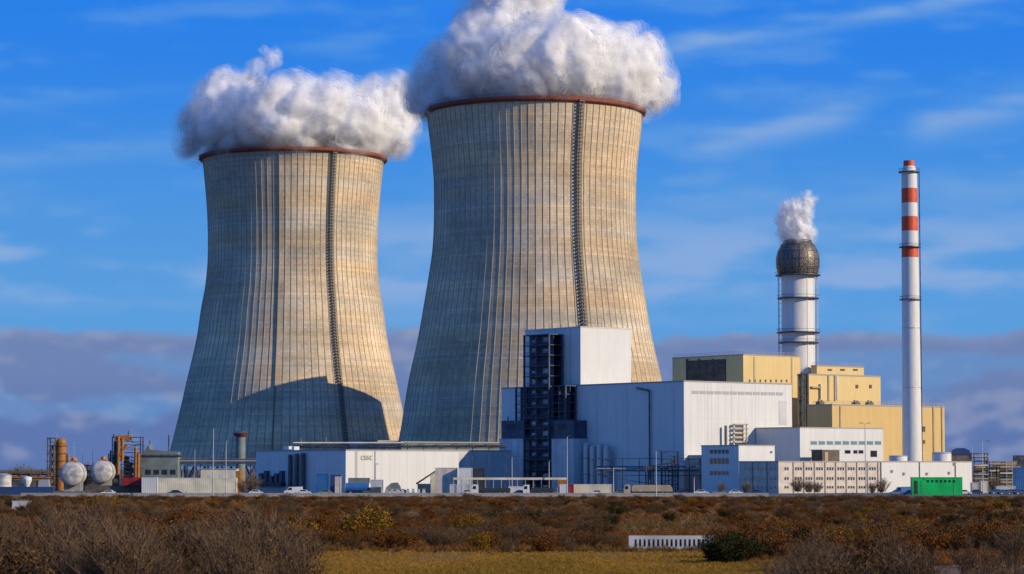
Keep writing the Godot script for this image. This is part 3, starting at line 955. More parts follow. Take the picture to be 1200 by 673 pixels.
# ---- the plant ----
func plant_buildings():
	# turbine hall
	var hall = corner("turbine_hall", "largest windowless white hall with a blue-shaded side and a long vent slot under its roof", "building", 802, 850)
	var HW = rt(hall, 928, 450)
	var HL = lt(hall, 588, 455)
	var HH = hgt(446, 850)
	block(hall, HW, HL, HH, M.white, 0, 0.45)
	for i in 12: on_r("vent_louvre", hall, hall, 811 + i * 9.0, 458.0 + i * 0.17, 818.5 + i * 9.0, 461.5 + i * 0.17, M.seam, 0.12)
	on_r("wall_panel", hall, hall, 913, 470, 922, 498, M.white_b, 0.1)
	# the bent duct on the shaded side
	var dz0 = -lt(hall, 763, 500)
	var dz1 = -lt(hall, 748, 453)
	var dh = lh(hall, 763, 456)
	bar("duct", hall, Vector3(-0.7, 4, dz0), Vector3(-0.7, dh - 0.6, dz0), 0.3, M.steel, 10)
	bar("duct", hall, Vector3(-0.7, dh - 0.6, dz0), Vector3(-0.7, dh + 0.5, dz1), 0.3, M.steel, 10)
	for x in [700, 735, 790]: bx("seam_strip", hall, Vector3(-0.05, 3, -lt(hall, x, 500) - 0.08), Vector3(0.05, HH - 0.6, -lt(hall, x, 500) + 0.08), M.seam)
	for x in [830, 858, 886]: bx("seam_strip", hall, Vector3(rt(hall, x) - 0.06, 3, -0.05), Vector3(rt(hall, x) + 0.06, HH - 0.6, 0.04), M.white_b)
	for i in range(1, int(HW / 3.1)): bx("cladding_joint", hall, Vector3(i * 3.1 - 0.05, 2, -0.05), Vector3(i * 3.1 + 0.05, HH - 0.5, 0.025), M.joint)
	for i in range(1, int(HL / 3.1)): bx("cladding_joint", hall, Vector3(-0.025, 2, -i * 3.1 - 0.05), Vector3(0.05, HH - 0.5, -i * 3.1 + 0.05), M.joint)
	for y in [0.33, 0.66]:
		bx("cladding_joint", hall, Vector3(0.2, HH * y, -0.05), Vector3(HW - 0.1, HH * y + 0.12, 0.032), M.joint)
		bx("cladding_joint", hall, Vector3(-0.032, HH * y, -HL + 0.2), Vector3(0.05, HH * y + 0.12, -0.2), M.joint)
	# lift block that rises out of the hall roof
	var lift = corner("upper_block", "tall white box rising above the turbine hall roof behind the dark stair tower", "building", 802, 850)
	var z0 = lt(hall, 680, 420)
	var z1 = lt(hall, 615, 420)
	var th = lh(hall, 680, 382.5)
	var tw = 23.4
	bx("wall", lift, Vector3(0.15, HH, -z1), Vector3(tw, th - 0.4, -z0), M.white)
	bx("coping", lift, Vector3(0.03, th - 0.4, -z1 - 0.1), Vector3(tw + 0.1, th, -z0 + 0.12), M.white_b)
	for x in [0.2, 0.5]:
		for z in [0.3, 0.75]: bar("roof_mast", lift, Vector3(tw * x + 6, th, lerpf(-z0, -z1, z)), Vector3(tw * x + 6, th + 2.2, lerpf(-z0, -z1, z)), 0.09, M.steel)
	bar("roof_rail", lift, Vector3(8, th + 2.1, lerpf(-z0, -z1, 0.3)), Vector3(tw * 0.5 + 6, th + 2.1, lerpf(-z0, -z1, 0.3)), 0.07, M.steel)
	bx("ladder_strip", lift, Vector3(0.05, HH + 0.2, -lt(hall, 668, 420) - 0.15), Vector3(0.2, th - 0.5, -lt(hall, 668, 420) + 0.15), M.seam)
	# dark blue steel stair tower standing against the hall
	var ex = corner("steel_stair_tower", "dark navy open steel stair tower standing against the shaded hall wall", "stair tower", 802, 850)
	var xs = [[660.5, 631.5, 392.0, 557.0, 15, 7.0], [676.0, 661.5, 452.0, 492.0, 4, 5.5], [630.5, 618.0, 454.0, 493.0, 4, 5.5]]
	for q in xs:
		var za = -lt(hall, q[0], 470)
		var zb = -lt(hall, q[1], 470)
		var top = lh(hall, q[0], q[2])
		var bot = lh(hall, q[0], q[3])
		if q[4] > 10: bot = 0.0
		var out_ = -q[5]
		for x in [out_ + 0.4, -0.9]:
			for zz in [za, (za + zb) * 0.5, zb]: bx("column", ex, Vector3(x - 0.28, bot, zz - 0.28), Vector3(x + 0.28, top, zz + 0.28), M.navy)
		bx("back_panel", ex, Vector3(-0.75, bot, zb + 0.3), Vector3(-0.4, top, za - 0.3), M.navy)
		bx("infill_panel", ex, Vector3(out_ + 2.6, bot, zb + 0.2), Vector3(out_ + 2.8, top, za - 0.2), M.navy)
		bx("side_panel", ex, Vector3(out_ + 2.9, bot, zb - 0.3), Vector3(-0.8, top, zb + 0.15), M.navy)
		for i in q[4] + 1:
			var y = lerpf(bot, top, i / float(q[4]))
			bx("deck", ex, Vector3(out_, y - 0.3, zb - 0.5), Vector3(-0.36, y, za + 0.5), M.navy)
			if i < q[4]:
				var dy = (top - bot) / q[4]
				bar("handrail", ex, Vector3(out_ + 0.05, y + 1.0, zb), Vector3(out_ + 0.05, y + 1.0, za), 0.09, M.navy)
				bar("handrail", ex, Vector3(out_ + 0.05, y + 0.5, zb), Vector3(out_ + 0.05, y + 0.5, za), 0.06, M.navy)
				if q[4] > 10:
					var mm = [M.white_b, M.seam, M.galv, M.seam, M.steel][i * 7 % 5]
					for s in 2:
						var zc = lerpf(za, zb, 0.27 + 0.44 * s)
						bx("equipment_panel", ex, Vector3(out_ + 2.0, y + dy * 0.22, zc - 1.6), Vector3(out_ + 2.5, y + dy * (0.5 + 0.12 * ((i + s) % 3)), zc + 1.6), mm)
					bar("stair_flight", ex, Vector3(out_ + 1.0, y, lerpf(za, zb, 0.15 + 0.7 * (i % 2))), Vector3(out_ + 1.0, y + dy, lerpf(za, zb, 0.85 - 0.7 * (i % 2))), 0.22, M.navy)
	# the filter houses either side of the stair tower's foot
	for q in [[629.5, 603.0, "navy filter house on a white plinth between stair tower and link building"], [688.0, 664.5, "navy filter house on the white plinth between stair tower and bent duct"]]:
		var fb = corner("filter_house", q[2], "filter house", 802, 850)
		var za = -lt(hall, q[0], 500)
		var zb = -lt(hall, q[1], 500)
		var t0 = lh(hall, q[0], 493)
		var b0 = lh(hall, q[0], 514.5)
		bx("cabinet", fb, Vector3(-6.0, b0, zb), Vector3(-0.1, t0, za), M.navy)
		bx("louvre", fb, Vector3(-6.08, lerpf(b0, t0, 0.5), lerpf(zb, za, 0.22)), Vector3(-5.9, lerpf(b0, t0, 0.82), lerpf(zb, za, 0.62)), M.dark)
		for s in [0.1, 0.9]: bar("vent_pipe", fb, Vector3(-4, t0, lerpf(za, zb, s)), Vector3(-4, t0 + 1.6, lerpf(za, zb, s)), 0.2, M.navy)
		bx("plinth", fb, Vector3(-6.6, 0, zb - 0.4), Vector3(-0.08, b0 - 0.05, za + 0.6), M.white_b)
		bx("plinth_coping", fb, Vector3(-6.7, b0 - 0.05, zb - 0.5), Vector3(-0.06, b0 + 0.12, za + 0.7), M.coping)
		for s in [0.2, 0.5, 0.8]: bx("joint_strip", fb, Vector3(-6.66, 1, lerpf(za, zb, s) - 0.1), Vector3(-6.55, b0 - 0.2, lerpf(za, zb, s) + 0.1), M.seam)
	# upright vessels by the filter house
	for i in 4:
		var at = hall.transform * Vector3(-2.6, 0, -lt(hall, 694 + i * 8.0, 530))
		var v = thing("upright_vessel", "slim grey upright vessel in the group at the foot of the hall's shaded wall", "vessel", at, 0, "upright vessels by the turbine hall")
		var h = hgt(518 + (i % 2) * 3, -at.z)
		cyl("shell", v, Vector3.ZERO, 1.25, 1.25, h - 1.0, M.galv, 16)
		sphere("domed_head", v, Vector3(0, h - 1.0, 0), 1.25, M.galv, 0.6, true)
		for y in [0.33, 0.66]: cyl("band", v, Vector3(0, h * y, 0), 1.34, 1.34, 0.2, M.steel, 16)
	var rp = frame_tower("pipe_rack", "pipe rack coloured in shade blue at the foot of the hall's shaded wall", "pipe rack", 697, 822, 537, 842, 5.0, 2, M.navy)  # navy colour stands in for blue shade where sun reaches the rack
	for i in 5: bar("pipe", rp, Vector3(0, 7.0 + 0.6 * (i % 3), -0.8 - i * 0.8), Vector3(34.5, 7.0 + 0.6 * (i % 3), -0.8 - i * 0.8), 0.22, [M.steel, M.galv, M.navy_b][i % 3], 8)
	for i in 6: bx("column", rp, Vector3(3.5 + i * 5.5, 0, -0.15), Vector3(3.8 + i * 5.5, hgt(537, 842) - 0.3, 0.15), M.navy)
	var fr = frame_tower("steel_scaffold", "brown and navy steel scaffold against the hall beside the tall lamp", "scaffold", 776, 795, 529, 838, 4.0, 5, M.navy)
	for i in 4: bar("pipe", fr, Vector3(1.0 + i * 1.1, 0, 0.3), Vector3(1.0 + i * 1.1, 9 + i, 0.3), 0.2, [M.brown, M.steel][i % 2], 8)
	var br = thing("pipe_bundle", "upright brown pipe bundle by the bent duct", "pipes", gp(757, 836))
	for i in 4: bar("pipe", br, Vector3(i * 0.8, 0, 0), Vector3(i * 0.8, hgt(547, 836), 0), 0.22, M.brown, 8)
	bx("header", br, Vector3(-0.4, hgt(547, 836) - 0.4, -0.3), Vector3(2.8, hgt(547, 836), 0.3), M.brown)

	# sunlit gantry in front of the hall
	var ga = corner("ladder_gantry", "small pale steel ladder gantry against the sunlit hall wall", "gantry", 802, 850)
	for x in [857.5, 872.5]: bx("column", ga, Vector3(rt(hall, x) - 0.2, 0, 1.0), Vector3(rt(hall, x) + 0.2, rh(hall, 865, 497), 1.4), M.galv)
	for i in 6: bx("rung_platform", ga, Vector3(rt(hall, 857), rh(hall, 865, 498 + i * 5.2), 0.7), Vector3(rt(hall, 873), rh(hall, 865, 497 + i * 5.2), 1.9), M.tan)
	bx("side_stack", ga, Vector3(rt(hall, 846.3), 0, 1.2), Vector3(rt(hall, 848), rh(hall, 847, 499), 1.9), M.steel)

	# lower annex in front of the hall
	var an = corner("white_annex", "white annex with a pale strip of clerestory windows between hall and chimney", "building", 938, 853)
	var AW = rt(an, 1035, 501)
	block(an, AW, 21.2, hgt(500.5, 853), M.white, 0, 0.35)
	for i in 9:
		var x = 950 + i * 9.4
		win(an, an, true, x, 517, x + 7.6, 521.5, M.paleglass)
	for q in [[990, 527.5, 997, 532], [1000, 527.5, 1005, 532], [1006, 527.5, 1012, 532], [1020, 528, 1028, 536]]: win(an, an, true, q[0], q[1], q[2], q[3])
	var hut = corner("roof_hut", "small brown plant hut on the roof of the row building in front of the annex", "hut", 964, 845)
	var hb = hgt(541, 845)
	bx("wall", hut, Vector3(0, 0, -5), Vector3(rt(hut, 984), hgt(528, 845), 0), M.brown)
	bx("roof", hut, Vector3(-0.3, hgt(528, 845), -5.3), Vector3(rt(hut, 984) + 0.3, hgt(527, 845), 0.3), M.coping)
	bx("shutter", hut, Vector3(1.2, hb, -0.05), Vector3(2.6, hgt(530, 845), 0.08), M.tan)

	# office block and the long row in front
	var of = corner("office_block", "three-storey white office block with a blank sunlit end and shaded windows", "office", 866, 815)
	var OW = rt(of, 908, 522)
	var OL = lt(of, 822, 522)
	block(of, OW, OL, hgt(521.5, 815), M.white, 0, 0.3)
	for row in [[527, 532], [537, 544], [552, 557]]:
		for i in 5:
			var x = 832 + i * 4.6
			win(of, of, false, x, row[0], x + 3.8, row[1])
	on_r("wall_lamp", of, of, 903, 529, 904.5, 531, M.dark, 0.3)
	var wing = corner("office_wing", "low white wing in shade between the hall corner and the office block", "building", 823, 846)
	block(wing, 8, lt(wing, 798, 534), hgt(533.5, 846), M.white_b, 0, 0.3)
	var row = corner("row_building", "long low cream row of three storeys with brown pilasters behind the bushes", "building", 912.5, 790)
	var RW = rt(row, 1031, 541)
	var RL = lt(row, 866, 541)
	var RH = hgt(540.5, 790)
	block(row, RW, RL, RH, M.plaster, 0, 0.35)
	for i in 9:
		var x = 929.5 + i * 12.4
		bx("pilaster", row, Vector3(rt(row, x) - 0.16, 0, -0.05), Vector3(rt(row, x) + 0.16, RH - 0.36, 0.22), M.pilaster)
	for yy in [[547.5, 551.5], [559.0, 563.0], [569.5, 573.0]]:
		for i in 10:
			var x0 = 917.5 + i * 12.4
			var n = 3 if i > 0 else 2
			for j in n:
				var x = x0 + 1.8 + j * 2.9
				if x < 1028: win(row, row, true, x, yy[0], x + 2.2, yy[1])
		for i in 8:
			var x = 872 + i * 5.0
			win(row, row, false, x, yy[0], x + 2.6, yy[1])
	for x in [882, 899]: bx("pilaster", row, Vector3(-0.22, 0, -lt(row, x, 541) - 0.16), Vector3(0.05, RH - 0.36, -lt(row, x, 541) + 0.16), M.pilaster)
	var store = corner("store_building", "blank white end store joined to the cream row, behind the green cabin", "building", 1031.5, 790)
	var sd = 790 + GS * rt(row, 1031.5)
	store.position = gp(1031.5, sd)
	store.set_meta("cx", store.position.x)
	store.set_meta("cd", sd)
	var SW = rt(store, 1139, 541)
	var SH = hgt(540.5, sd)
	block(store, SW, 12, SH, M.white, 0, 0.35)
	for x in [1031.8, 1077, 1119]: bx("downpipe", store, Vector3(rt(store, x), 0, -0.05), Vector3(rt(store, x) + 0.35, SH - 0.36, 0.2), M.steel)
	for q in [[1044, 551], [1058, 554], [1085, 554], [1111, 553], [1117, 542.5]]: on_r("wall_box", store, store, q[0], q[1], q[0] + 2.2, q[1] + 3.0, M.pilaster, 0.3)

	# yellow boiler houses
	var y1 = corner("yellow_boiler_house", "taller yellow boiler house with a dark louvre panel on its shaded side", "building", 872, 950)
	var YH = hgt(415, 950)
	block(y1, rt(y1, 937.5, 418), lt(y1, 788, 418), YH, M.yellow, 0, 0.4)
	on_r("seam_strip", y1, y1, 883, 418, 884.6, 500, M.tan, 0.12)
	on_r("seam_strip", y1, y1, 927, 419, 928.6, 500, M.tan, 0.12)
	var lv = on_l("louvre_panel", y1, y1, 850, 421, 806, 447, M.brown, 0.25)
	for i in 6: on_l("louvre_slat", y1, y1, 850, 423 + i * 4.0, 806, 424.6 + i * 4.0, M.brown, 0.5)
	for x in [806, 820, 836, 850]: on_l("louvre_post", y1, y1, x + 0.8, 421, x - 0.8, 447, M.brown, 0.6)
	for i in 8: on_r("wall_vent", y1, y1, 878 + i * 6.2, 445.0, 879.2 + i * 6.2, 448.0, M.brown, 0.2)
	rail_round(y1, rt(y1, 937.5, 418), lt(y1, 788, 418), YH, M.tan)
	var y2 = corner("yellow_machine_house", "low wide yellow block behind the striped chimney", "building", 976, 900)
	var W2 = rt(y2, 1107, 477)
	block(y2, W2, lt(y2, 946, 474), hgt(473.5, 900), M.yellow_b, 0, 0.5)
	for x in [984, 1093, 1103]: on_r("downpipe", y2, y2, x, 476, x + 1.3, 535, M.tan, 0.3)
	for q in [[1081, 500, 1084, 506], [1082, 516, 1084, 520]]: on_r("wall_vent", y2, y2, q[0], q[1], q[2], q[3], M.brown, 0.25)
	rail_round(y2, W2, 10, hgt(473.5, 900), M.tan)
	var y3 = corner("yellow_upper_storey", "middle yellow step with small round vents above the low yellow block", "building", 949, 940)
	block(y3, rt(y3, 1032, 442), 6, hgt(438, 940), M.yellow, 0, 0.5)
	for x in [970, 977.5]: on_r("downpipe", y3, y3, x, 440, x + 1.4, 470, M.tan, 0.35)
	on_r("downpipe", y3, y3, 979.5, 440, 981.5, 468, M.white_b, 0.4)
	for x in [1003, 1019]: on_r("round_vent", y3, y3, x, 451, x + 2.4, 455, M.brown, 0.3)
	on_r("pipe_run", y3, y3, 950, 453, 961, 455, M.tan, 0.9)
	on_r("pipe_run", y3, y3, 960, 450, 961.5, 471, M.pale, 0.9)
	var y4 = corner("yellow_roof_storey", "topmost narrow yellow step in front of the domed stack", "building", 958.5, 966)
	block(y4, rt(y4, 1012.5, 431), 3, hgt(428, 966), M.yellow, 0, 0.4)
	rail_round(y4, rt(y4, 1012.5, 431), 3, hgt(428, 966), M.tan)
	for x in [970, 985, 1000]: on_r("wall_vent", y4, y4, x, 432.5, x + 5, 434.5, M.brown, 0.2)
	# roof clutter on the low yellow block
	for q in [[962, 908, "squat pale fan unit beside the slim pipes"], [1004, 915, "dark twin fan unit on the step edge"], [1020, 918, "small dark fan unit at the end of the step"]]:
		var fu = thing("roof_fan", q[2] + " on the low yellow roof", "fan unit", Vector3(gp(q[0], q[1]).x, hgt(473.5, 900), -q[1]), deg_to_rad(GRID))
		bx("casing", fu, Vector3(-1.2, 0, -1), Vector3(1.2, 1.0, 1), M.brown)
		cyl("fan_ring", fu, Vector3(-0.5, 1.0, 0), 0.55, 0.5, 0.7, M.tan, 12)
		cyl("fan_ring", fu, Vector3(0.6, 1.0, 0), 0.55, 0.5, 0.5, M.dark, 12)
	var pt_ = frame_tower("pipe_tower", "pipe frame coloured as dark as the shade in the gap between the two yellow houses", "pipe frame", 939, 946, 438, 935, 3.0, 9, M.brown)  # brown throughout, putting the shade of the gap into the colour
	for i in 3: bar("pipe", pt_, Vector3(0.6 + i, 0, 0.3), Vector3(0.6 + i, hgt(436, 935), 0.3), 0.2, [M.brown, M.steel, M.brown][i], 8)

	# hidden boiler house behind the nearer tower; its shadow falls on the other tower
	var sa = deg_to_rad(67.0)
	var hid = thing("far_boiler_house", "tall grey boiler house hidden behind the nearer cooling tower", "building", Vector3(-cos(sa), 0, sin(sa)) * -1125.0 + Vector3(sin(sa), 0, cos(sa)) * -503.0, sa)
	put("wall", prism(V([28, 0, 28, 66, 0.2, 82, 0.2, 86, -21, 92, -33, 93, -33, 0]), 0.0, 33.0), M.concrete, hid)
	bx("plinth", hid, Vector3(-33.5, 0, -0.5), Vector3(28.5, 4, 33.5), M.brown)

	# warehouse and what stands behind it
	var wh = corner("white_warehouse", "long low white warehouse with four small letters on its sunlit wall", "warehouse", 405, 800)
	var WW = rt(wh, 537.5, 528)
	var WL = lt(wh, 300, 528)
	var WH = hgt(527, 800)
	block(wh, WW, WL, WH, M.white, 0, 0.4)
	on_r("wall_recess", wh, wh, 416.3, 529, 418.8, 570, M.seam, 0.06)
	on_r("downpipe", wh, wh, 439, 529, 440, 570, M.seam, 0.2)
	for i in range(1, int(WW / 3.4)): bx("cladding_joint", wh, Vector3(i * 3.4 - 0.05, 1, -0.05), Vector3(i * 3.4 + 0.05, WH - 0.5, 0.025), M.joint)
	for i in range(1, int(WL / 3.4)): bx("cladding_joint", wh, Vector3(-0.025, 1, -i * 3.4 - 0.05), Vector3(0.05, WH - 0.5, -i * 3.4 + 0.05), M.joint)
	var tm = TextMesh.new()
	tm.text = "CSSC"
	var sf = SystemFont.new()
	sf.font_names = PackedStringArray(["Droid Sans"])
	sf.font_weight = 700
	tm.font = sf
	tm.font_size = 32
	tm.pixel_size = 0.062
	tm.depth = 0.12
	put("wall_letters", tm, M.letters, wh, Vector3(rt(wh, 429.5), rh(wh, 429, 536.8), 0.1))
	for i in 3:
		var z = -lt(wh, 358 - i * 7.5, 550)
		var s = cyl("pipe_riser", wh, Vector3(-1.0, 0, z), 0.7, 0.7, lh(wh, 350, 531 + i), M.steel, 12)
	for i in 5: on_l("wall_box", wh, wh, 334 - i * 6.0, 552 + (i % 3) * 3, 330.5 - i * 6.0, 566, M.navy, 1.2)
	bx("bench_duct", wh, Vector3(-2.0, 2.0, -lt(wh, 303, 565)), Vector3(-0.1, 3.2, -lt(wh, 335, 565)), M.dark)
	for q in [[323, 531, 3.2, 1.3], [331, 531, 1.4, 1.2]]: bx("roof_unit", wh, Vector3(4, WH, -lt(wh, q[0], 527) - q[2] * 0.5), Vector3(6, WH + q[3], -lt(wh, q[0], 527) + q[2] * 0.5), M.white)
	var link = corner("link_building", "low building in the hall's shadow between warehouse and turbine hall", "building", 512, 893)
	block(link, rt(link, 600, 528), 30, hgt(527.5, 893), M.white_b, 0, 0.4)
	on_r("dark_gate", link, link, 562, 549, 567, 562, M.dark, 0.15)
	var lb = corner("long_shed", "long shed in a shade-darkened colour behind the warehouse at the foot of the cooling tower", "shed", 470, 965)
	block(lb, rt(lb, 600, 519), 22, hgt(517.5, 965), M.greygreen, 0, 0.4)  # darker wall colour stands in for the hall's shade on the shed
	var cs = corner("cooling_pump_house", "low pale pump house at the foot of the farther cooling tower's sunlit side", "building", 424, 1180)
	block(cs, rt(cs, 470, 517), 10, hgt(516, 1180), M.white_b, 0, 0.4)
	var bridge = thing("pipe_bridge", "long pipe bridge running above and behind the warehouse roof", "pipe bridge", gp(343, 872))
	var bw = gp(592, 872).x - gp(343, 872).x
	var y_hi = hgt(520, 872)
	var y_lo = hgt(526, 872)
	for i in 14:
		var x = bw * i / 13.0
		bx("column", bridge, Vector3(x - 0.15, 0, -1.5), Vector3(x + 0.15, y_hi, -1.2), M.steel)
		if i < 13: bar("brace", bridge, Vector3(x, y_lo, 0), Vector3(x + bw / 13.0, y_hi, 0), 0.08, M.steel)
	for y in [y_lo, y_hi - 0.25]: bx("chord", bridge, Vector3(0, y, -0.15), Vector3(bw, y + 0.22, 0.15), M.steel)
	bar("pipe", bridge, Vector3(0, y_hi + 0.2, -0.7), Vector3(bw * 0.52, y_hi + 0.2, -0.7), 0.3, M.pale, 8)
	bar("pipe", bridge, Vector3(0, y_lo + 0.7, -0.7), Vector3(bw, y_lo + 0.7, -0.7), 0.35, M.steel, 8)
	bar("pipe", bridge, Vector3(0, y_lo + 0.6, -1.0), Vector3(bw, y_lo + 1.1, -1.0), 0.3, M.brown, 8)
	for q in [[353, 514], [382, 512], [453, 517], [484, 517]]: mast(q[0], 880, q[1], "thin pale mast above the warehouse roof")

	# striped chimney
	var ch = thing("striped_chimney", "tall white chimney with red bands behind the blank store", "chimney", gp(1069.5, 882))
	var lv2 = [[560, 11.6, "stackwhite"], [302, 9.9, "red"], [290, 9.7, "stackwhite"], [271, 9.6, "red"], [254, 9.5, "stackwhite"], [238, 9.3, "red"], [221, 9.2, "stackwhite"], [201, 9.0, ""]]
	var hb0 = 0.0
	for i in lv2.size() - 1:
		var ha = hb0
		hb0 = hgt(lv2[i + 1][0], 882)
		cyl("band_section", ch, Vector3(0, ha, 0), lv2[i][1] * 882 / F, lv2[i + 1][1] * 882 / F, hb0 - ha, M[lv2[i][2]], 40)
	cyl("red_cap", ch, Vector3(0, hb0, 0), 2.0, 1.9, hgt(188.5, 882) - hb0, M.red, 32)
	cyl("crown", ch, Vector3(0, hb0, 0), 2.5, 2.05, hgt(195, 882) - hb0, M.stackwhite, 32)
	for q in [[201.5, 12.5], [289.5, 12.8], [351, 13.0]]:
		var hh = hgt(q[0], 882)
		cyl("platform", ch, Vector3(0, hh - 0.25, 0), q[1] * 882 / F, q[1] * 882 / F, 0.35, M.steel, 32)
		put("platform_rail", lathe([[q[1] * 882 / F, hh + 0.9], [q[1] * 882 / F, hh + 1.05]], 32), M.steel, ch)
	for q in [385, 455, 470]: cyl("flange", ch, Vector3(0, hgt(q, 882), 0), 10.9 * 882 / F, 10.9 * 882 / F, 0.25, M.galv, 32)
	bx("ladder", ch, Vector3(3.3, 10, -0.25), Vector3(3.6, hb0, 0.25), M.steel)
	var ct = thing("round_tank", "squat pale round tank on the store roof beside the chimney", "tank", gp(1104, 856))
	cyl("shell", ct, Vector3.ZERO, 3.2, 3.2, hgt(531.5, 856), M.stackwhite, 32)
	cyl("lid", ct, Vector3(0, hgt(531.5, 856), 0), 3.35, 3.0, 0.4, M.galv, 32)
	var cv = thing("round_tank", "low flat white tank between annex and chimney foot", "tank", gp(1053, 846))
	cyl("shell", cv, Vector3.ZERO, 3.0, 3.0, hgt(535, 846), M.stackwhite, 32)
	cyl("lid", cv, Vector3(0, hgt(535, 846), 0), 3.1, 2.8, 0.3, M.galv, 32)
	var cu = thing("cable_drum_house", "dark rounded roof shed above the far end of the store", "shed", gp(1115, 860))
	bx("wall", cu, Vector3(0, 0, -4), Vector3(6.5, hgt(533, 860), 0), M.brown)
	put("curved_roof", prism(V([-0.2, 0, 0.3, 1.4, 2.0, 2.2, 4.5, 2.2, 6.2, 1.4, 6.7, 0]), -4.2, 0.2), M.carblue, cu, Vector3(0, hgt(533, 860), 0))

	# domed stack
	var sk = thing("domed_stack", "thick white vent stack with a dark metal ball top", "stack", gp(937, 975))
	var s3 = 975.0 / F
	cyl("flue", sk, Vector3.ZERO, 19.5 * s3, 19.5 * s3, hgt(322, 975), M.stackwhite, 14)
	for a in [-48, 28, 66]:
		var d = Vector3(sin(deg_to_rad(a)), 0, cos(deg_to_rad(a))) * 18.6 * s3
		cyl("rib_duct", sk, d, 0.45, 0.45, hgt(323, 975), M.stackwhite, 10)
	for a in [-90, 90]:
		for b in [-12, 12]:
			var d = Vector3(sin(deg_to_rad(a + b)), 0, cos(deg_to_rad(a + b))) * 23.3 * s3
			bar("frame_post", sk, d, d + Vector3(0, hgt(324, 975), 0), 0.13, M.galv)
		for i in 26:
			var y = 20.0 + i * 2.4
			var d = Vector3(sin(deg_to_rad(a)), 0, cos(deg_to_rad(a)))
			bar("frame_rung", sk, d * 18.5 * s3 + Vector3(0, y, 0), d * 23.3 * s3 + Vector3(0, y, 0), 0.08, M.galv)
	for q in [[323, 26.5], [350, 24.5], [390, 25.5], [402, 24.0]]:
		var y = hgt(q[0], 975)
		put("platform", lathe([[18 * s3, y - 0.2], [q[1] * s3, y - 0.2], [q[1] * s3, y + 0.25], [18 * s3, y + 0.25]], 36), M.steel, sk)
		put("platform_rail", lathe([[q[1] * s3, y + 1.1], [q[1] * s3, y + 1.25]], 36), M.steel, sk)
	var yb = hgt(322, 975)
	var prof = []
	for i in 15:
		var a = deg_to_rad(lerpf(-28, 52, i / 14.0))
		prof.append([25.6 * s3 * cos(a), yb + 25.6 * s3 * (sin(a) - sin(deg_to_rad(-28))) * 1.22])
	var ball = put("ball_top", lathe(prof, 40), M.dome, sk)
	for k in 16:
		var rbm = stool()
		for i in 14:
			var p = prof[i]
			var q = prof[i + 1]
			quad(rbm, Vector3(-0.14, p[1], p[0] + 0.12), Vector3(-0.14, q[1], q[0] + 0.12), Vector3(0.14, q[1], q[0] + 0.12), Vector3(0.14, p[1], p[0] + 0.12))
		rbm.generate_normals()
		put("ball_rib", rbm.commit(), M.steel, ball, Vector3.ZERO, Vector3(0, TAU * k / 16.0, 0))
	for i in [3, 6, 9, 12]: put("ball_ring", lathe([[prof[i][0] + 0.05, prof[i][1] - 0.15], [prof[i][0] + 0.2, prof[i][1]], [prof[i][0] + 0.05, prof[i][1] + 0.15]], 40), M.steel, ball)
	put("mouth_ring", lathe([[prof[14][0] + 0.3, prof[14][1] - 0.3], [prof[14][0] + 0.3, prof[14][1] + 0.4], [prof[14][0] - 0.6, prof[14][1] + 0.4]], 40), M.steel, sk)

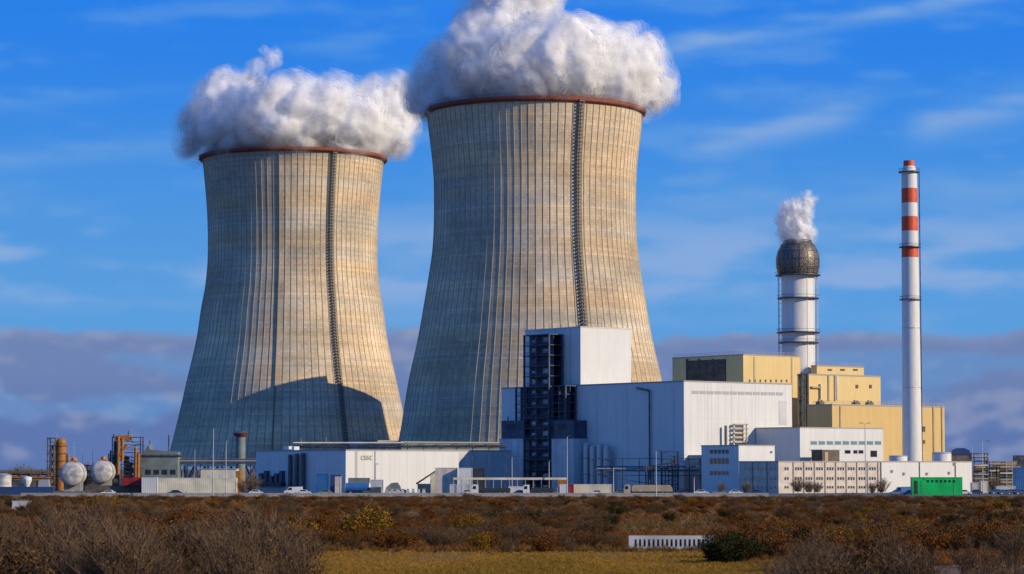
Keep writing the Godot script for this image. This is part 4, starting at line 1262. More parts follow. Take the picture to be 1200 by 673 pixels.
func west_side():
	# tanks with round white ends
	for q in [[83.5, 555.5, 14.2, 860, "round white tank end beside the orange silo column"], [118.5, 553.0, 13.2, 875, "round white tank end just above the dark wall, with orange pipes on top"]]:
		var r = q[2] * q[3] / F
		var t = thing("pressure_tank", q[4], "tank", Vector3(gp(q[0], q[3]).x, 0, -q[3]))
		var y = hgt(q[1], q[3])
		var c = CylinderMesh.new()
		c.top_radius = r
		c.bottom_radius = r
		c.height = 6
		c.radial_segments = 36
		c.rings = 1
		put("shell", c, M.tank, t, Vector3(0, y, -3.5), Vector3(PI / 2, 0, 0))
		var s = sphere("dished_end", t, Vector3(0, y, -0.5), r, M.tank)
		s.scale = Vector3(1, 1, 0.32)
		put("end_ring", lathe([[r + 0.12, -0.25], [r + 0.12, 0.25]], 36), M.orange, t, Vector3(0, y, -0.6), Vector3(PI / 2, 0, 0))
		for z in [-1.8, -5.4]: bx("saddle", t, Vector3(-r * 0.7, 0, z - 0.4), Vector3(r * 0.7, y - r * 0.6, z + 0.4), M.concrete)
		bx("top_walkway", t, Vector3(-1.4, y + r, -6), Vector3(1.4, y + r + 0.25, -1), M.orange)
		for z in [-2.0, -4.5]: cyl("valve_dome", t, Vector3(0.3, y + r, z), 0.9, 0.7, 1.3, M.orange, 12)
	# orange silo column in its steel frame
	var f1 = frame_tower("steel_frame_tower", "rusty open frame tower carrying the single orange silo column", "frame tower", 55, 64, 513, 890, 5.0, 7, M.brown)
	var si = thing("orange_silo", "single orange silo column with a domed cap above the round tank", "silo", gp(71, 892))
	var sh = hgt(520, 892)
	cyl("column", si, Vector3.ZERO, 1.9, 1.9, sh, M.orange, 20)
	sphere("domed_cap", si, Vector3(0, sh, 0), 1.9, M.orange, 1.0, true)
	for i in 5: cyl("band", si, Vector3(0, sh * (0.3 + 0.16 * i), 0), 2.1, 2.1, 0.35, M.brown, 20)
	for x in [-2.9, 2.6]: bar("side_pipe", si, Vector3(x, 0, 0.6), Vector3(x, sh * (0.78 if x > 0 else 0.98), 0.6), 0.45, M.orange, 10)
	bx("lower_casing", si, Vector3(1.8, 0, -1.5), Vector3(5.0, hgt(546, 892), 1.2), M.orange)
	# orange pipe tower
	var f2 = frame_tower("steel_frame_tower", "dark open frame tower wrapped in orange pipes", "frame tower", 131, 164, 512, 895, 6.0, 7, M.steel)
	var fh = hgt(512, 895)
	for q in [[2.2, 0.3, 1.0], [3.6, 0.55, 0.97], [8.3, 0.25, 0.8], [9.2, 0.1, 0.7]]: bar("pipe", f2, Vector3(q[0], fh * q[1], 0.5), Vector3(q[0], fh * q[2], 0.5), 0.6, M.orange, 10)
	bx("top_hood", f2, Vector3(1.0, fh * 0.93, -3), Vector3(6.2, fh + 0.4, 0.7), M.orange)
	bar("pipe", f2, Vector3(2.2, fh * 0.62, 0.6), Vector3(5.2, fh * 0.85, 0.6), 0.5, M.orange, 10)
	for x in [0.4, 3.9, 5.4]: bx("stair_casing", f2, Vector3(x, 0, -5), Vector3(x + 1.4, fh * (0.95 - 0.08 * x), -0.6), M.brown)
	bar("top_mast", f2, Vector3(5.3, fh, -2), Vector3(5.3, fh + 2.2, -2), 0.2, M.steel)
	bar("top_mast", f2, Vector3(0.2, fh, -2), Vector3(0.2, fh + 1.0, -2), 0.3, M.steel)
	var f3 = frame_tower("steel_frame_tower", "low brown frame between the two round tanks", "frame tower", 99, 131, 545, 905, 5.0, 3, M.brown)
	for i in 4: bar("pipe", f3, Vector3(0, 3.5 + i, 0.4), Vector3(9.5, 3.5 + i, 0.4), 0.25, [M.orange, M.steel, M.galv, M.brown][i], 8)
	# grey-green switch house
	var sw = thing("switch_house", "grey-green flat-roofed house beside the farther cooling tower", "building", gp(165, 900))
	var sww = gp(208, 900).x - gp(165, 900).x
	bx("wall", sw, Vector3(0, 0, -9), Vector3(sww, hgt(535, 900), 0), M.greygreen)
	bx("roof_slab", sw, Vector3(-0.3, hgt(535, 900), -9.3), Vector3(sww + 0.6, hgt(533, 900), 0.4), M.steel)
	put("sloping_roof", prism(V([0.2, 0, 2.4, 3.6, 3.0, 1.8, sww - 0.2, 0.9, sww - 0.2, 0]), -8.5, -0.5), M.greygreen, sw, Vector3(0, hgt(533, 900), 0))
	bx("antenna", sw, Vector3(2.3, hgt(533, 900), -4), Vector3(2.6, hgt(516, 900), -3.7), M.steel)
	for i in 4: bx("window", sw, Vector3(1.5 + i * 2.9, 5.5, -0.05), Vector3(3.4 + i * 2.9, 7.2, 0.06), M.glass)
	bar("flue_pipe", sw, Vector3(sww - 3.6, hgt(533, 900), -3), Vector3(sww - 3.6, hgt(510, 900), -3), 0.3, M.steel)
	# mushroom water tower against the shaded tower wall
	var wt = thing("water_tower", "small water tower in shade-darkened grey with a red cap against the shaded cooling tower", "water tower", gp(281.5, 940))
	cyl("shaft", wt, Vector3.ZERO, 1.8, 1.8, hgt(512, 940), M.greygreen, 20)  # shaft grey darkened to carry the dimness of standing in shade
	cyl("red_cap", wt, Vector3(0, hgt(512, 940), 0), 2.1, 3.0, hgt(508, 940) - hgt(512, 940), M.rim, 20)
	cyl("roof", wt, Vector3(0, hgt(508, 940), 0), 3.0, 1.8, 0.7, M.steel, 20)
	var pb = thing("pipe_bridge", "low grey pipe bridge between switch house and warehouse", "pipe bridge", gp(204, 905))
	var pw = gp(300, 905).x - gp(204, 905).x
	bx("deck", pb, Vector3(0, hgt(544, 905), -1), Vector3(pw, hgt(541.5, 905), 0), M.steel)
	for i in 7: bx("column", pb, Vector3(pw * i / 6.5, 0, -0.8), Vector3(pw * i / 6.5 + 0.35, hgt(544, 905), -0.4), M.steel)
	for i in 2: bar("pipe", pb, Vector3(0, hgt(541.5, 905) + 0.3 + i * 0.6, -0.5), Vector3(pw, hgt(541.5, 905) + 0.3 + i * 0.6, -0.5), 0.25, [M.galv, M.brown][i], 8)
	# pale workshop behind the cream container
	var ws = thing("pale_workshop", "pale grey workshop with patchy panels behind the cream container", "workshop", gp(235, 800))
	var wsw = gp(277, 800).x - gp(235, 800).x
	bx("wall", ws, Vector3(0, 0, -7), Vector3(wsw, hgt(550, 800), 0), M.pale)
	bx("roof", ws, Vector3(-0.2, hgt(550, 800), -7.2), Vector3(wsw + 0.2, hgt(549.2, 800), 0.2), M.coping)
	for i in 6: bx("panel", ws, Vector3(0.5 + i * 1.8, 1.5 + (i % 2) * 2.0, -0.05), Vector3(1.6 + i * 1.8, 3.2 + (i % 2) * 2.6, 0.05), [M.seam, M.white_b][i % 2])
	bx("brick_end", ws, Vector3(wsw, 0, -7), Vector3(wsw + 1.2, hgt(552, 800), 0.1), M.orange)
	container("deep red shipping container beside the white box", 143, 165, 560, 790, M.redbox, "container", true, 2.4)
	container("dark wall block under the red container", 100, 165.5, 569.4, 791.5, M.brown, "block", false)
	container("white patched container beside the red one", 166, 184, 560, 788, M.white, "container")
	container("long cream container in front of the pale workshop", 185, 277, 560.5, 780, M.pale, "container")
	# storage at the edge of the yard
	var wtk = thing("white_tank", "upright white tank at the end of the rail wagons", "tank", gp(4, 840))
	cyl("shell", wtk, Vector3.ZERO, 2.6, 2.6, hgt(557, 840), M.tank, 24)
	cyl("roof", wtk, Vector3(0, hgt(557, 840), 0), 2.7, 0.6, 0.6, M.galv, 24)
	for i in 3:
		var wg = thing("hopper_wagon", "dark grey hopper wagon standing beside the white tank", "wagon", gp(14 + i * 15, 830), 0, "hopper wagons on the siding")
		put("hopper", prism(V([0, 1.2, 0.4, 4.0, 3.4, 4.0, 3.8, 1.2, 2.6, 0.8, 1.2, 0.8]), -2.6, 0), [M.steel, M.brown, M.galv][i], wg)
		wheels(wg, [0.8, 3.0], 0.45, 1.6)
		bx("top_rail", wg, Vector3(0.2, 4.0, -2.6), Vector3(3.6, 4.2, 0.02), M.orange)
		wg.position.z -= 0.0
	var ho = thing("white_hopper", "small white funnel-shaped hopper among the wagons", "hopper", gp(31.5, 812))
	put("funnel", lathe([[0.5, 1.0], [0.55, 1.6], [1.5, 3.8], [1.5, 4.9], [0.2, 5.2]], 16), M.white, ho)
	for a in [-0.7, 0.7]: bar("leg", ho, Vector3(a, 0, 0.3), Vector3(a, 3.0, 0.3), 0.1, M.galv)
	for a in [-0.7, 0.7]: bar("leg", ho, Vector3(a, 0, -0.3), Vector3(a, 3.0, -0.3), 0.1, M.galv)
	container("long dark blue-grey flat container along the road edge", -5, 62, 571, 760, M.carblue, "container")
	var lr = frame_tower("pipe_rack", "low brown pipe rack behind the hopper wagons", "pipe rack", 2, 57, 553, 850, 4.0, 2, M.brown)
	for i in 5: bar("pipe", lr, Vector3(0, 4.6 + 0.5 * (i % 3), 0.3 - i * 0.8), Vector3(15.5, 4.6 + 0.5 * (i % 3), 0.3 - i * 0.8), 0.22, [M.orange, M.galv, M.steel, M.pale, M.brown][i], 8)
	for i in 4: bx("post", lr, Vector3(3 + i * 3.2, 0, -0.1), Vector3(3.3 + i * 3.2, 6.2, 0.15), M.brown)
	var f4 = frame_tower("steel_frame_tower", "slim dark frame between the second tank and the orange pipe tower", "frame tower", 127, 132, 532, 905, 4.0, 6, M.steel)
	bar("pipe", f4, Vector3(0.7, 2, 0.4), Vector3(0.7, 14, 0.4), 0.3, M.brown, 8)
	for q in [[58, 536], [66, 507], [108, 527], [142, 508], [154, 506], [176, 520], [214, 545]]: mast(q[0], 902, q[1], "thin pole among the tanks and orange pipes")
	bare_tree(10, 935, 8.0, 640, "grey leafless tree behind the upright white tank")
	bare_tree(92, 935, 9.0, 641, "leafless tree between the two round tanks")
	bare_tree(24, 930, 11.0, 610, "grey leafless tree behind the hopper wagons")
	bare_tree(40, 945, 9.5, 611, "grey leafless tree beside the rusty frame tower")
	bare_tree(104, 940, 12.0, 612, "leafless tree behind the gap between the round tanks")
	bare_tree(120, 950, 10.0, 613, "leafless tree behind the tank with orange pipes")
	bare_tree(295, 765, 7.0, 614, "brown leafless tree at the corner of the warehouse")
	bare_tree(284, 760, 5.0, 615, "small brown leafless tree beside the cream container")
	mast(228, 880, 527, "thin pale mast beside the pipe bridge")
	lamp_post(249.5, 690, 503, "tall street lamp standing before the cream container")
	lamp_post(264.5, 760, 517, "shorter street lamp beside the water tower")

func yard():
	# things along the plant road
	car("pale small car on the road before the dark wall block", 127, 745, M.carwhite)
	van("white van before the warehouse's shaded wall", 344, 760, M.carwhite)
	container("bright blue cabin against the warehouse's shaded wall", 371, 385, 555.5, 792, M.blue, "cabin")
	container("dark roofed blue cabin beside the warehouse corner", 387, 400, 557, 786, M.carblue, "cabin")
	container("pink-cream cabin at the warehouse corner", 392.5, 399, 559, 775, M.plaster, "cabin", false)
	var bt = thing("blue_tank", "long blue horizontal tank with white ends before the warehouse", "tank", gp(404, 765))
	var c = CylinderMesh.new()
	c.top_radius = 1.5
	c.bottom_radius = 1.5
	c.height = 7.0
	c.radial_segments = 24
	put("shell", c, M.blue, bt, Vector3(3.8, 1.9, 0), Vector3(0, 0, PI / 2))
	for x in [0.3, 7.3]:
		var e = sphere("end_cap", bt, Vector3(x, 1.9, 0), 1.5, M.white)
		e.scale = Vector3(0.3, 1, 1)
	for x in [1.5, 6.0]: bx("saddle", bt, Vector3(x, 0, -1), Vector3(x + 0.5, 0.8, 1), M.concrete)
	container("teal grey container behind the blue tank", 408, 433, 560.5, 782, M.greygreen)
	container("white cabin with a dark roof beside the teal container", 434, 449, 562.5, 772, M.white_b, "cabin", false)
	van("dark grey van parked between white cabin and tarpaulin heap", 436, 748, M.steel)
	var heap = put("tarpaulin_heap", prism(V([0, 0, 0.6, 2.0, 2.2, 3.3, 4.0, 3.5, 4.9, 2.2, 5.2, 0]), -3, 0), M.greygreen, self, gp(450, 775))
	tag(heap, "dark green tarpaulin heap beside the white cabin", "tarpaulin")
	for i in 9:
		var x = 447 + i * 6.2
		var p = thing("white_bollard_block", "white concrete block in the line along the road before the warehouse", "concrete block", gp(x, 752), 0, "white blocks along the road")
		put("block", prism(V([-0.6, 0, -0.35, 1.6, 0.35, 1.6, 0.6, 0]), -0.5, 0.5), M.white_b, p)
		bx("cap", p, Vector3(-0.4, 1.6, -0.55), Vector3(0.4, 1.75, 0.55), M.galv)
	var tent = thing("gabled_shed", "cream gabled shed with a dark sloping roof before the white warehouse", "shed", gp(488, 784))
	bx("wall", tent, Vector3(4.2, 0, -5), Vector3(8.0, 6.2, 0), M.pale)
	put("sloping_roof", prism(V([-0.2, 3.2, 5.6, 7.0, 8.2, 6.9, 8.2, 6.5, 5.6, 6.5, 0, 2.8]), -5.2, 0.3), M.brown, tent)
	bx("low_wall", tent, Vector3(0.3, 0, -4.6), Vector3(4.2, 3.0, -0.2), M.tan)
	container("pale peach site trailer with a white awning beside the gabled shed", 510, 536, 548.5, 778, M.plaster, "trailer", false)
	container("white box trailer beside the dark gate", 537, 553.5, 548.8, 776, M.white, "trailer", false)
	container("black container beside the white box trailer", 554, 567, 549.5, 800, M.dark, "container")
	# long canopy with posts
	var cn = thing("long_canopy", "long pale flat canopy on posts before the stair tower", "canopy", gp(531, 768))
	var cw = gp(664, 768).x - gp(531, 768).x
	bx("roof_deck", cn, Vector3(0, hgt(562.5, 768), -4), Vector3(cw, hgt(560, 768), 0), M.pale)
	for i in 15: bx("post", cn, Vector3(cw * i / 14.2, 0, -0.4), Vector3(cw * i / 14.2 + 0.25, hgt(562.5, 768), -0.15), [M.tan, M.galv][i % 2])
	bx("orange_end", cn, Vector3(cw - 2.6, 2.2, -3.5), Vector3(cw + 0.1, hgt(562.6, 768), 0.05), M.orange)
	for i in 4: container(["white bale stack at the open end of the long canopy", "second white bale stack from the canopy's open end", "third white bale stack from the canopy's open end", "white bale stack behind the black flatbed's cab"][i], 527 + i * 8.0, 533.5 + i * 8.0, 568, 762, M.white_b, "bales", false)
	lorry("low black flatbed lorry before the long canopy", 566, 748, M.carwhite, M.dark, 8.0, 2.0)
	container("flat white load beside the black flatbed", 596, 619, 570.5, 755, M.white, "load", false)
	lorry("black tipper lorry with white cab before the stair tower", 626, 746, M.carwhite, M.dark, 5.5, 2.1)
	container("white cabinet with a blue edge beside the red cabin", 656, 664.5, 568, 756, M.white, "cabinet", false)
	container("small red and white cabin at the canopy end", 667, 672, 568, 756, M.redbox, "cabin", false)
	container("long low cream container beside the small red cabin", 672.6, 717, 568, 758, M.pale, "container")
	lorry("tan lorry with a rounded tan load cover before the pipe rack", 744, 748, M.tan, M.tan, 11.0, 2.9, 0.0, true)
	for q in [[356, 758, 0], [381, 754, 2], [464, 760, 0], [471, 766, 1], [548, 752, 0], [610, 746, 1], [700, 744, 0], [727, 752, 2], [800, 752, 1], [822, 756, 0], [862, 752, 0], [885, 758, 1], [1130, 756, 0], [1143, 760, 1], [205, 748, 1], [300, 752, 0]]:
		car(["white", "dark blue", "grey-green"][q[2]] + " parked car standing along the plant road", q[0], q[1], [M.carwhite, M.carblue, M.cargreen][q[2]], 0.0 if q[0] % 2 else PI, ["white cars along the plant road", "dark blue cars along the plant road", "grey-green cars along the plant road"][q[2]])
	car("grey-green car before the office block", 843, 752, M.cargreen)
	car("blue car beside the green cabin", 1051, 752, M.carsky)
	car("second blue car parked at the end of the green cabin", 1066, 748, M.carsky)
	van("blue van behind the blue cars by the row building", 1057, 764, M.carsky)
	# green cabin
	var g0 = gp(1069, 742)
	var gw = gp(1128, 742).x - g0.x
	var gh = hgt(559.5, 742)
	var gb = thing("green_cabin", "bright green long site cabin with a row of small dark windows", "cabin", g0)
	bx("wall", gb, Vector3(0, 0, -3), Vector3(gw, gh - 0.15, 0), M.green)
	bx("roof", gb, Vector3(-0.1, gh - 0.15, -3.1), Vector3(gw + 0.1, gh, 0.1), M.green)
	for i in 7:
		var w = bx("window", gb, Vector3(4.3 + i * 1.25, gh - 1.5, -0.05), Vector3(5.0 + i * 1.25, gh - 0.75, 0.05), M.green)
		put("pane", bmesh(Vector3(0.6, 0.62, 0.1)), M.glass, w, Vector3(0, 0, 0.03))
	for x in [0.6, 2.6]: bx("door", gb, Vector3(x, 0.3, -0.05), Vector3(x + 1.0, gh - 1.0, 0.06), M.dark if x < 1 else M.green)
	for x in [3.4, gw - 2.6]: bx("seam_strip", gb, Vector3(x, 0, -0.05), Vector3(x + 0.12, gh - 0.2, 0.07), M.greygreen)
	for i in 4: car("dark blue car parked in the far car park", 1167 + i * 9.5, 772 - (i % 2) * 12, M.carblue, 0.4, "dark blue cars in the far car park")
	container("white flat roofed shelter above the dark blue cars", 1168, 1190, 570, 790, M.white_b, "shelter", false)
	# pipe racks and sheds past the store
	for q in [[1142, 1158, 531, 900, 5, "brown pipe rack rising past the store end"], [1160, 1178, 541, 920, 4, "pale brown pipe rack with three decks behind the far lamp"], [1172, 1196, 545, 905, 4, "grey pipe rack before the far blue container"]]:
		var pr = frame_tower("pipe_rack", q[5], "pipe rack", q[0], q[1], q[2], q[3], 6.0, q[4], M.brown)
		var h = hgt(q[2], q[3])
		var w = (q[1] - q[0]) * q[3] / F
		for i in 6: bar("pipe", pr, Vector3(0, h * (0.3 + 0.12 * i), 0.5), Vector3(w, h * (0.3 + 0.12 * i), 0.5), 0.3, [M.tan, M.galv, M.brown, M.pale, M.steel, M.tan][i], 8)
		bx("wall_panel", pr, Vector3(0.3, h * 0.45, -3), Vector3(w - 0.3, h * 0.7, -2.6), M.tan)
	container("far blue container at the edge of the car park", 1189, 1206, 548, 880, M.blue, "container")
	container("dark grey far shed above the blue container", 1189, 1212, 534, 1000, M.steel, "shed", false)
	container("pale far shed with a yellowish roof behind the pipe racks", 1165, 1192, 541, 980, M.tan, "shed", false)
	container("small cream kiosk beside the store end", 1139, 1147, 566, 800, M.plaster, "kiosk", false)
	container("second cream kiosk behind the far lamp", 1150, 1158, 564, 806, M.pale, "kiosk", false)
	lamp_post(769, 685, 529, "tall thin street lamp beside the tan lorry", 0.8)
	lamp_post(813.5, 745, 560, "short white lamp before the low white wing", 0.3)
	lamp_post(664.8, 765, 512, "tall thin lamp between stair tower and upright vessels", 0.5)
	lamp_post(719, 760, 548, "short lamp at the end of the long cream container", 0.4)
	lamp_post(600, 800, 536, "thin lamp beside the plinth of the stair tower", 0.4)
	lamp_post(643.5, 770, 541, "short pale lamp before the foot of the stair tower", 0.4)
	lamp_post(1014.5, 775, 497, "floodlight mast with twin heads before the annex windows", 0.9, true)
	lamp_post(1152, 790, 518, "curved lamp beside the brown pipe rack", 1.6)
	lamp_post(440, 790, 545, "thin short pole lamp before the warehouse letters", 0.2)
	for q in [[1162, 552], [1180, 540], [1187, 542], [1133, 527], [1140, 524], [86, 518], [96, 532]]: mast(q[0], 900, q[1], "thin pole rising from the pipe racks")
	bare_tree(935, 770, 6.0, 620, "brown leafless tree before the first pilasters of the cream row")
	bare_tree(948, 765, 5.0, 621, "grey-brown leafless tree before the cream row's windows")
	bare_tree(958, 772, 4.5, 622, "small leafless tree before the middle of the cream row")
	bare_tree(1034, 762, 5.6, 623, "round pale leafless tree where cream row meets the white store")
	bare_tree(1022, 758, 4.2, 624, "low brown tree beside the round pale one")
	bare_tree(875, 768, 4.6, 625, "brown leafless tree before the shaded end of the cream row")
	bare_tree(846, 772, 4.0, 626, "low leafless tree before the office block's windows")
	bare_tree(1165, 815, 6.0, 627, "dark tree between the far lamp and the blue cars")

	# concrete barrier along the road, piece by piece
	var piece = prism(V([-0.32, 0, -0.32, 0.1, -0.16, 0.35, -0.1, 1.05, 0.1, 1.05, 0.16, 0.35, 0.32, 0.1, 0.32, 0]), 0.02, 5.98)
	for i in 34:
		var o = put("concrete_barrier", piece, M.barrier, self, Vector3(-134 + i * 6.0, 0, -700), Vector3(0, PI / 2, 0))
		tag(o, "pale concrete barrier piece in the line along the plant road", "barrier", "concrete barrier along the road")
	for i in 6:
		var o = thing("road_marker", "thin grey marker post behind the concrete barrier", "marker post", Vector3(-120 + i * 31, 0, -701), 0, "marker posts along the barrier")
		cyl("post", o, Vector3.ZERO, 0.06, 0.06, 1.9, M.steel, 8)
		bx("plate", o, Vector3(-0.15, 1.5, 0.06), Vector3(0.15, 1.9, 0.1), M.white)

	# slotted parapet in the field
	var pd = gdep(644.5)
	var p0 = gp(737, pd, 644)
	var pw = gp(837, pd, 644).x - p0.x
	var ph = hgt(628, pd)
	var pa = thing("slotted_parapet", "white concrete parapet with a row of upright slots at the field edge", "parapet", p0)
	var n = 17
	var s0 = 0.55
	var pitch_ = (pw - s0 - 0.3) / n
	bx("top_beam", pa, Vector3(0, ph * 0.74, -0.3), Vector3(pw, ph, 0), M.white_b)
	bx("bottom_beam", pa, Vector3(0, 0, -0.3), Vector3(pw, ph * 0.22, 0), M.white_b)
	bx("end_post", pa, Vector3(0, ph * 0.22, -0.3), Vector3(s0, ph * 0.74, 0), M.white_b)
	for i in n: bx("baluster", pa, Vector3(s0 + (i + 0.5) * pitch_, ph * 0.22, -0.3), Vector3(s0 + (i + 1) * pitch_, ph * 0.74, 0), M.white_b)
	bx("end_post", pa, Vector3(pw - 0.3, ph * 0.22, -0.3), Vector3(pw, ph * 0.74, -0.01), M.white_b)
	bx("slot_backing", pa, Vector3(0.1, 0, -1.2), Vector3(pw - 0.1, ph * 0.8, -0.9), M.dark)  # near-black sheet added behind the slots to make their openings dark
	var sg = thing("white_culvert_block", "small white painted concrete block in the scrub by the road", "concrete block", gp(14, gdep(598)))
	var sgw = 22.0 * gdep(598) / F
	put("block", prism(V([0, 0, 0.1, hgt(588, gdep(598)), sgw - 0.1, hgt(588, gdep(598)), sgw, 0]), -0.6, 0), M.white_b, sg)
	bx("coping", sg, Vector3(-0.05, hgt(588, gdep(598)), -0.7), Vector3(sgw + 0.05, hgt(588, gdep(598)) + 0.12, 0.05), M.white)

func ground():
	var im = Image.create(512, 512, false, Image.FORMAT_RGB8)
	var n = FastNoiseLite.new()
	n.seed = 21
	n.frequency = 0.012
	n.fractal_octaves = 5
	var a = n.get_seamless_image(512, 512)
	n.seed = 22
	n.frequency = 0.03
	var b = n.get_seamless_image(512, 512)
	for y in 512:
		for x in 512:
			var u = a.get_pixel(x, y).r
			var v = b.get_pixel(x, y).r
			var c = Color(0.10, 0.058, 0.024).lerp(Color(0.17, 0.075, 0.022), smoothstep(0.35, 0.65, u)).lerp(Color(0.07, 0.062, 0.026), smoothstep(0.5, 0.75, v))
			im.set_pixel(x, y, c.linear_to_srgb())
	var m = StandardMaterial3D.new()
	m.albedo_texture = ImageTexture.create_from_image(im)
	m.uv1_triplanar = true
	m.uv1_world_triplanar = true
	m.uv1_scale = Vector3(0.012, 0.012, 0.012)
	m.roughness = 1.0
	var pl = PlaneMesh.new()
	pl.size = Vector2(12000, 12000)
	struct("ground", pl, m, Vector3(0, 0, -2500))
	var fm = m.duplicate()
	fm.albedo_color = Color(1.0, 1.0, 0.75)
	var st = stool()
	st.set_normal(Vector3.UP)
	var edge = [[300, 720], [330, 672], [352, 660], [400, 656], [460, 653], [520, 650], [600, 648], [680, 646.5], [735, 645], [800, 646], [850, 655], [880, 666], [900, 720]]
	var c0 = gp(600, gdep(690), 690) + Vector3(0, 0.004, 0)
	for i in edge.size() - 1:
		var p = gp(edge[i][0], gdep(edge[i][1]), edge[i][1]) + Vector3(0, 0.004, 0)
		var q = gp(edge[i + 1][0], gdep(edge[i + 1][1]), edge[i + 1][1]) + Vector3(0, 0.004, 0)
		for v in [c0, p, q]: st.add_vertex(v)
	struct("meadow", st.commit(), mat(0.22, 0.14, 0.035, 1.0, 0, grain(44, 0.02, 0.6, 1.0), Vector3(0.03, 0.03, 0.03)))
	var yl = PlaneMesh.new()
	yl.size = Vector2(1400, 700)
	struct("yard", yl, M.yard, Vector3(60, 0.004, -1062))
	var rd = PlaneMesh.new()
	rd.size = Vector2(1400, 9)
	struct("road", rd, M.asphalt, Vector3(0, 0.008, -706))
	for z in [-702.2, -709.8]:
		var ln = PlaneMesh.new()
		ln.size = Vector2(1400, 0.2)
		struct("road_marking", ln, M.white_b, Vector3(0, 0.012, z))
	var path = PlaneMesh.new()
	path.size = Vector2(22, 8)
	struct("path", path, M.concrete, gp(560, gdep(607.5), 607) + Vector3(0, 0.006, 0))

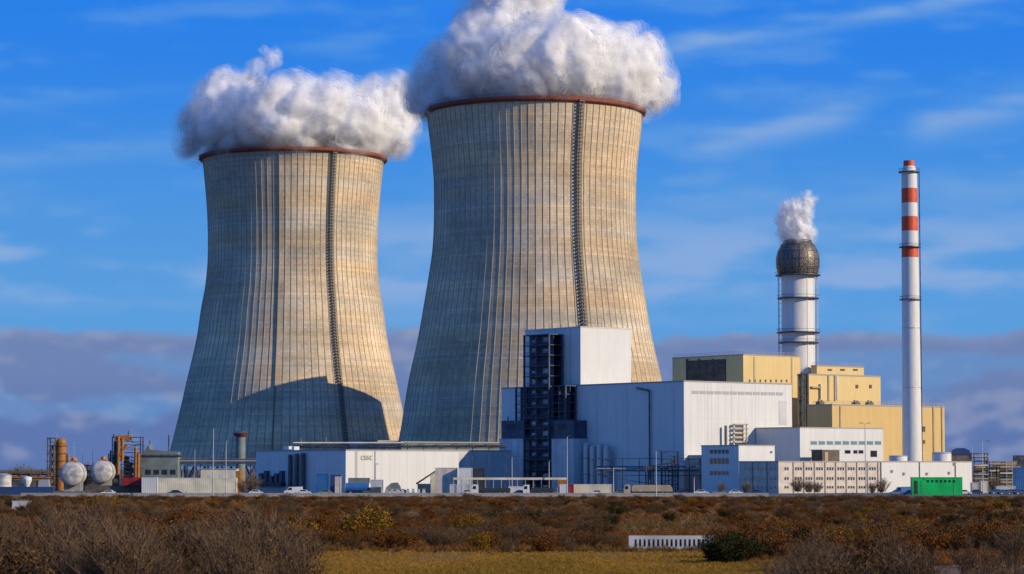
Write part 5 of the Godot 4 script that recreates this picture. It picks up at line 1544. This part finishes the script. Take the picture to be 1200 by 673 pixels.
func _ready():
	# camera
	var cam = Camera3D.new()
	cam.name = "camera"
	add_child(cam)
	cam.fov = rad_to_deg(2.0 * atan(336.5 / F))
	cam.position = Vector3(0, EYE, 0)
	cam.rotation.x = P
	cam.near = 1.0
	cam.far = 9000.0
	cam.current = true
	# sky
	var env = Environment.new()
	env.background_mode = Environment.BG_SKY
	env.sky = make_sky()
	env.tonemap_mode = Environment.TONE_MAPPER_LINEAR
	env.tonemap_exposure = 1.0
	env.sdfgi_enabled = true
	env.ssao_enabled = true
	env.ssil_enabled = true
	var we = WorldEnvironment.new()
	we.environment = env
	add_child(we)
	# sun
	var sun = DirectionalLight3D.new()
	sun.name = "sun"
	add_child(sun)
	var az = deg_to_rad(67.0)
	var el = deg_to_rad(24.0)
	sun.look_at_from_position(Vector3(sin(az) * cos(el), sin(el), cos(az) * cos(el)) * 1000.0, Vector3.ZERO)
	sun.light_color = Color(1.0, 0.92, 0.78)
	sun.light_energy = 1.42
	sun.light_angular_distance = 0.5
	sun.shadow_enabled = true
	print("sky ", Time.get_ticks_msec())
	make_materials()
	M.plant = plant_mat()
	ground()
	var near = cooling_tower(627.0, 1100.0, [[133, 126.5], [138, 126], [150, 124.6], [200, 119], [235, 118], [270, 118.5], [300, 120.7], [355, 129.5], [400, 137.5], [447, 148], [500, 156.5], [520, 160.5], [547, 166]], 130.0, 23.5, null, "nearer and larger ribbed concrete cooling tower, partly behind the turbine hall", 61)
	var far_ = cooling_tower(343.0, 1310.0, [[187, 106.5], [190, 106], [197, 104.5], [250, 99.8], [285, 98.6], [310, 99], [340, 102], [360, 105.7], [400, 111.6], [450, 122.9], [480, 129.5], [520, 139], [547, 146]], 110.0, 30.5, -4.0, "farther ribbed concrete cooling tower with a block of shadow across its foot", 87)
	print("towers ", Time.get_ticks_msec())
	plant_buildings()
	west_side()
	yard()
	print("plant ", Time.get_ticks_msec())
	# steam
	var veil = [[-6.5, 1.0], [-5.0, 0.42], [-3.7, 0.4], [-2.5, 0.37], [-1.4, 0.33], [-0.4, 0.28], [0.7, 0.22], [1.8, 0.16], [3.0, 0.11], [4.3, 0.07], [5.6, 0.04]]
	var c = near[0].position + Vector3(0, near[1], 0)
	var list = px_balls([[518, 108, 34, 0], [500, 116, 15, 0], [545, 92, 38, -5], [575, 62, 44, 0], [596, 22, 48, 0], [606, -25, 46, 0], [600, 60, 50, 10], [640, 75, 46, 15], [668, 66, 36, 5], [690, 72, 38, -8], [720, 82, 38, 5], [746, 74, 30, 0], [758, 104, 24, 0], [640, 90, 40, -20]], 1100.0, c)
	for k in 14:
		var a = TAU * k / 14.0 + 0.2
		list.append([Vector3(sin(a) * 32, 17.0 + 2.5 * sin(k * 2.3), cos(a) * 35), 14.5 + 1.5 * cos(k * 3.1)])
	for k in 5: list.append([Vector3(sin(k * 1.3) * 14, 12.0, cos(k * 1.3) * 14), 20.0])
	steam("steam_plume", "larger white steam plume billowing over the rim of the nearer cooling tower", c, list, 1.3, 1.0, veil, 5)
	print("steam ", Time.get_ticks_msec())
	c = far_[0].position + Vector3(0, far_[1], 0)
	list = px_balls([[236, 152, 22, 0], [258, 122, 25, 0], [272, 112, 20, 5], [300, 148, 36, 0], [345, 130, 34, 5], [385, 132, 34, -5], [425, 136, 34, 0], [452, 124, 26, 0], [462, 156, 18, 0], [462, 110, 12, 0], [228, 172, 12, 0]], 1310.0, c)
	for k in 14:
		var a = TAU * k / 14.0
		list.append([Vector3(sin(a) * 37, 17.0 + 2.0 * sin(k * 1.9), cos(a) * 39), 14.5 + 1.5 * cos(k * 2.7)])
	for k in 5: list.append([Vector3(sin(k * 1.3) * 15, 13.0, cos(k * 1.3) * 15), 21.0])
	steam("steam_plume", "lower flat-topped steam plume over the rim of the farther cooling tower", c, list, 1.45, 1.1, veil, 15)
	c = Vector3(gp(937, 975).x, hgt(284, 975), -975)
	list = px_balls([[926, 277, 9, 0], [943, 276, 9, 0], [934, 270, 10, 4], [935, 272, 10, -4], [924, 253, 10, 0], [937, 250, 11, 0], [930, 246, 8, 2], [945, 236, 6, 0]], 975.0, c)
	steam("steam_puff", "small steam puff rising from the ball-topped stack", c, list, 0.42, 0.42, veil, 25)
	c = far_[0].position + Vector3(-20, far_[1] + 55, 0)
	list = px_balls([[319, 66, 9, 0], [309, 74, 9, 0], [299, 86, 10, 0], [295, 98, 10, 0]], 1310.0, c)
	steam("steam_wisp", "faint thin wisp of steam above the flat-topped plume", c, list, 0.7, 0.6, [[-3.5, 0.1], [-2.6, 0.09], [-1.7, 0.08], [-0.8, 0.07], [0.1, 0.06], [1.0, 0.05], [2.0, 0.03]], 35)
	print("steam all ", Time.get_ticks_msec())
	scrub()
	print("done ", Time.get_ticks_msec())
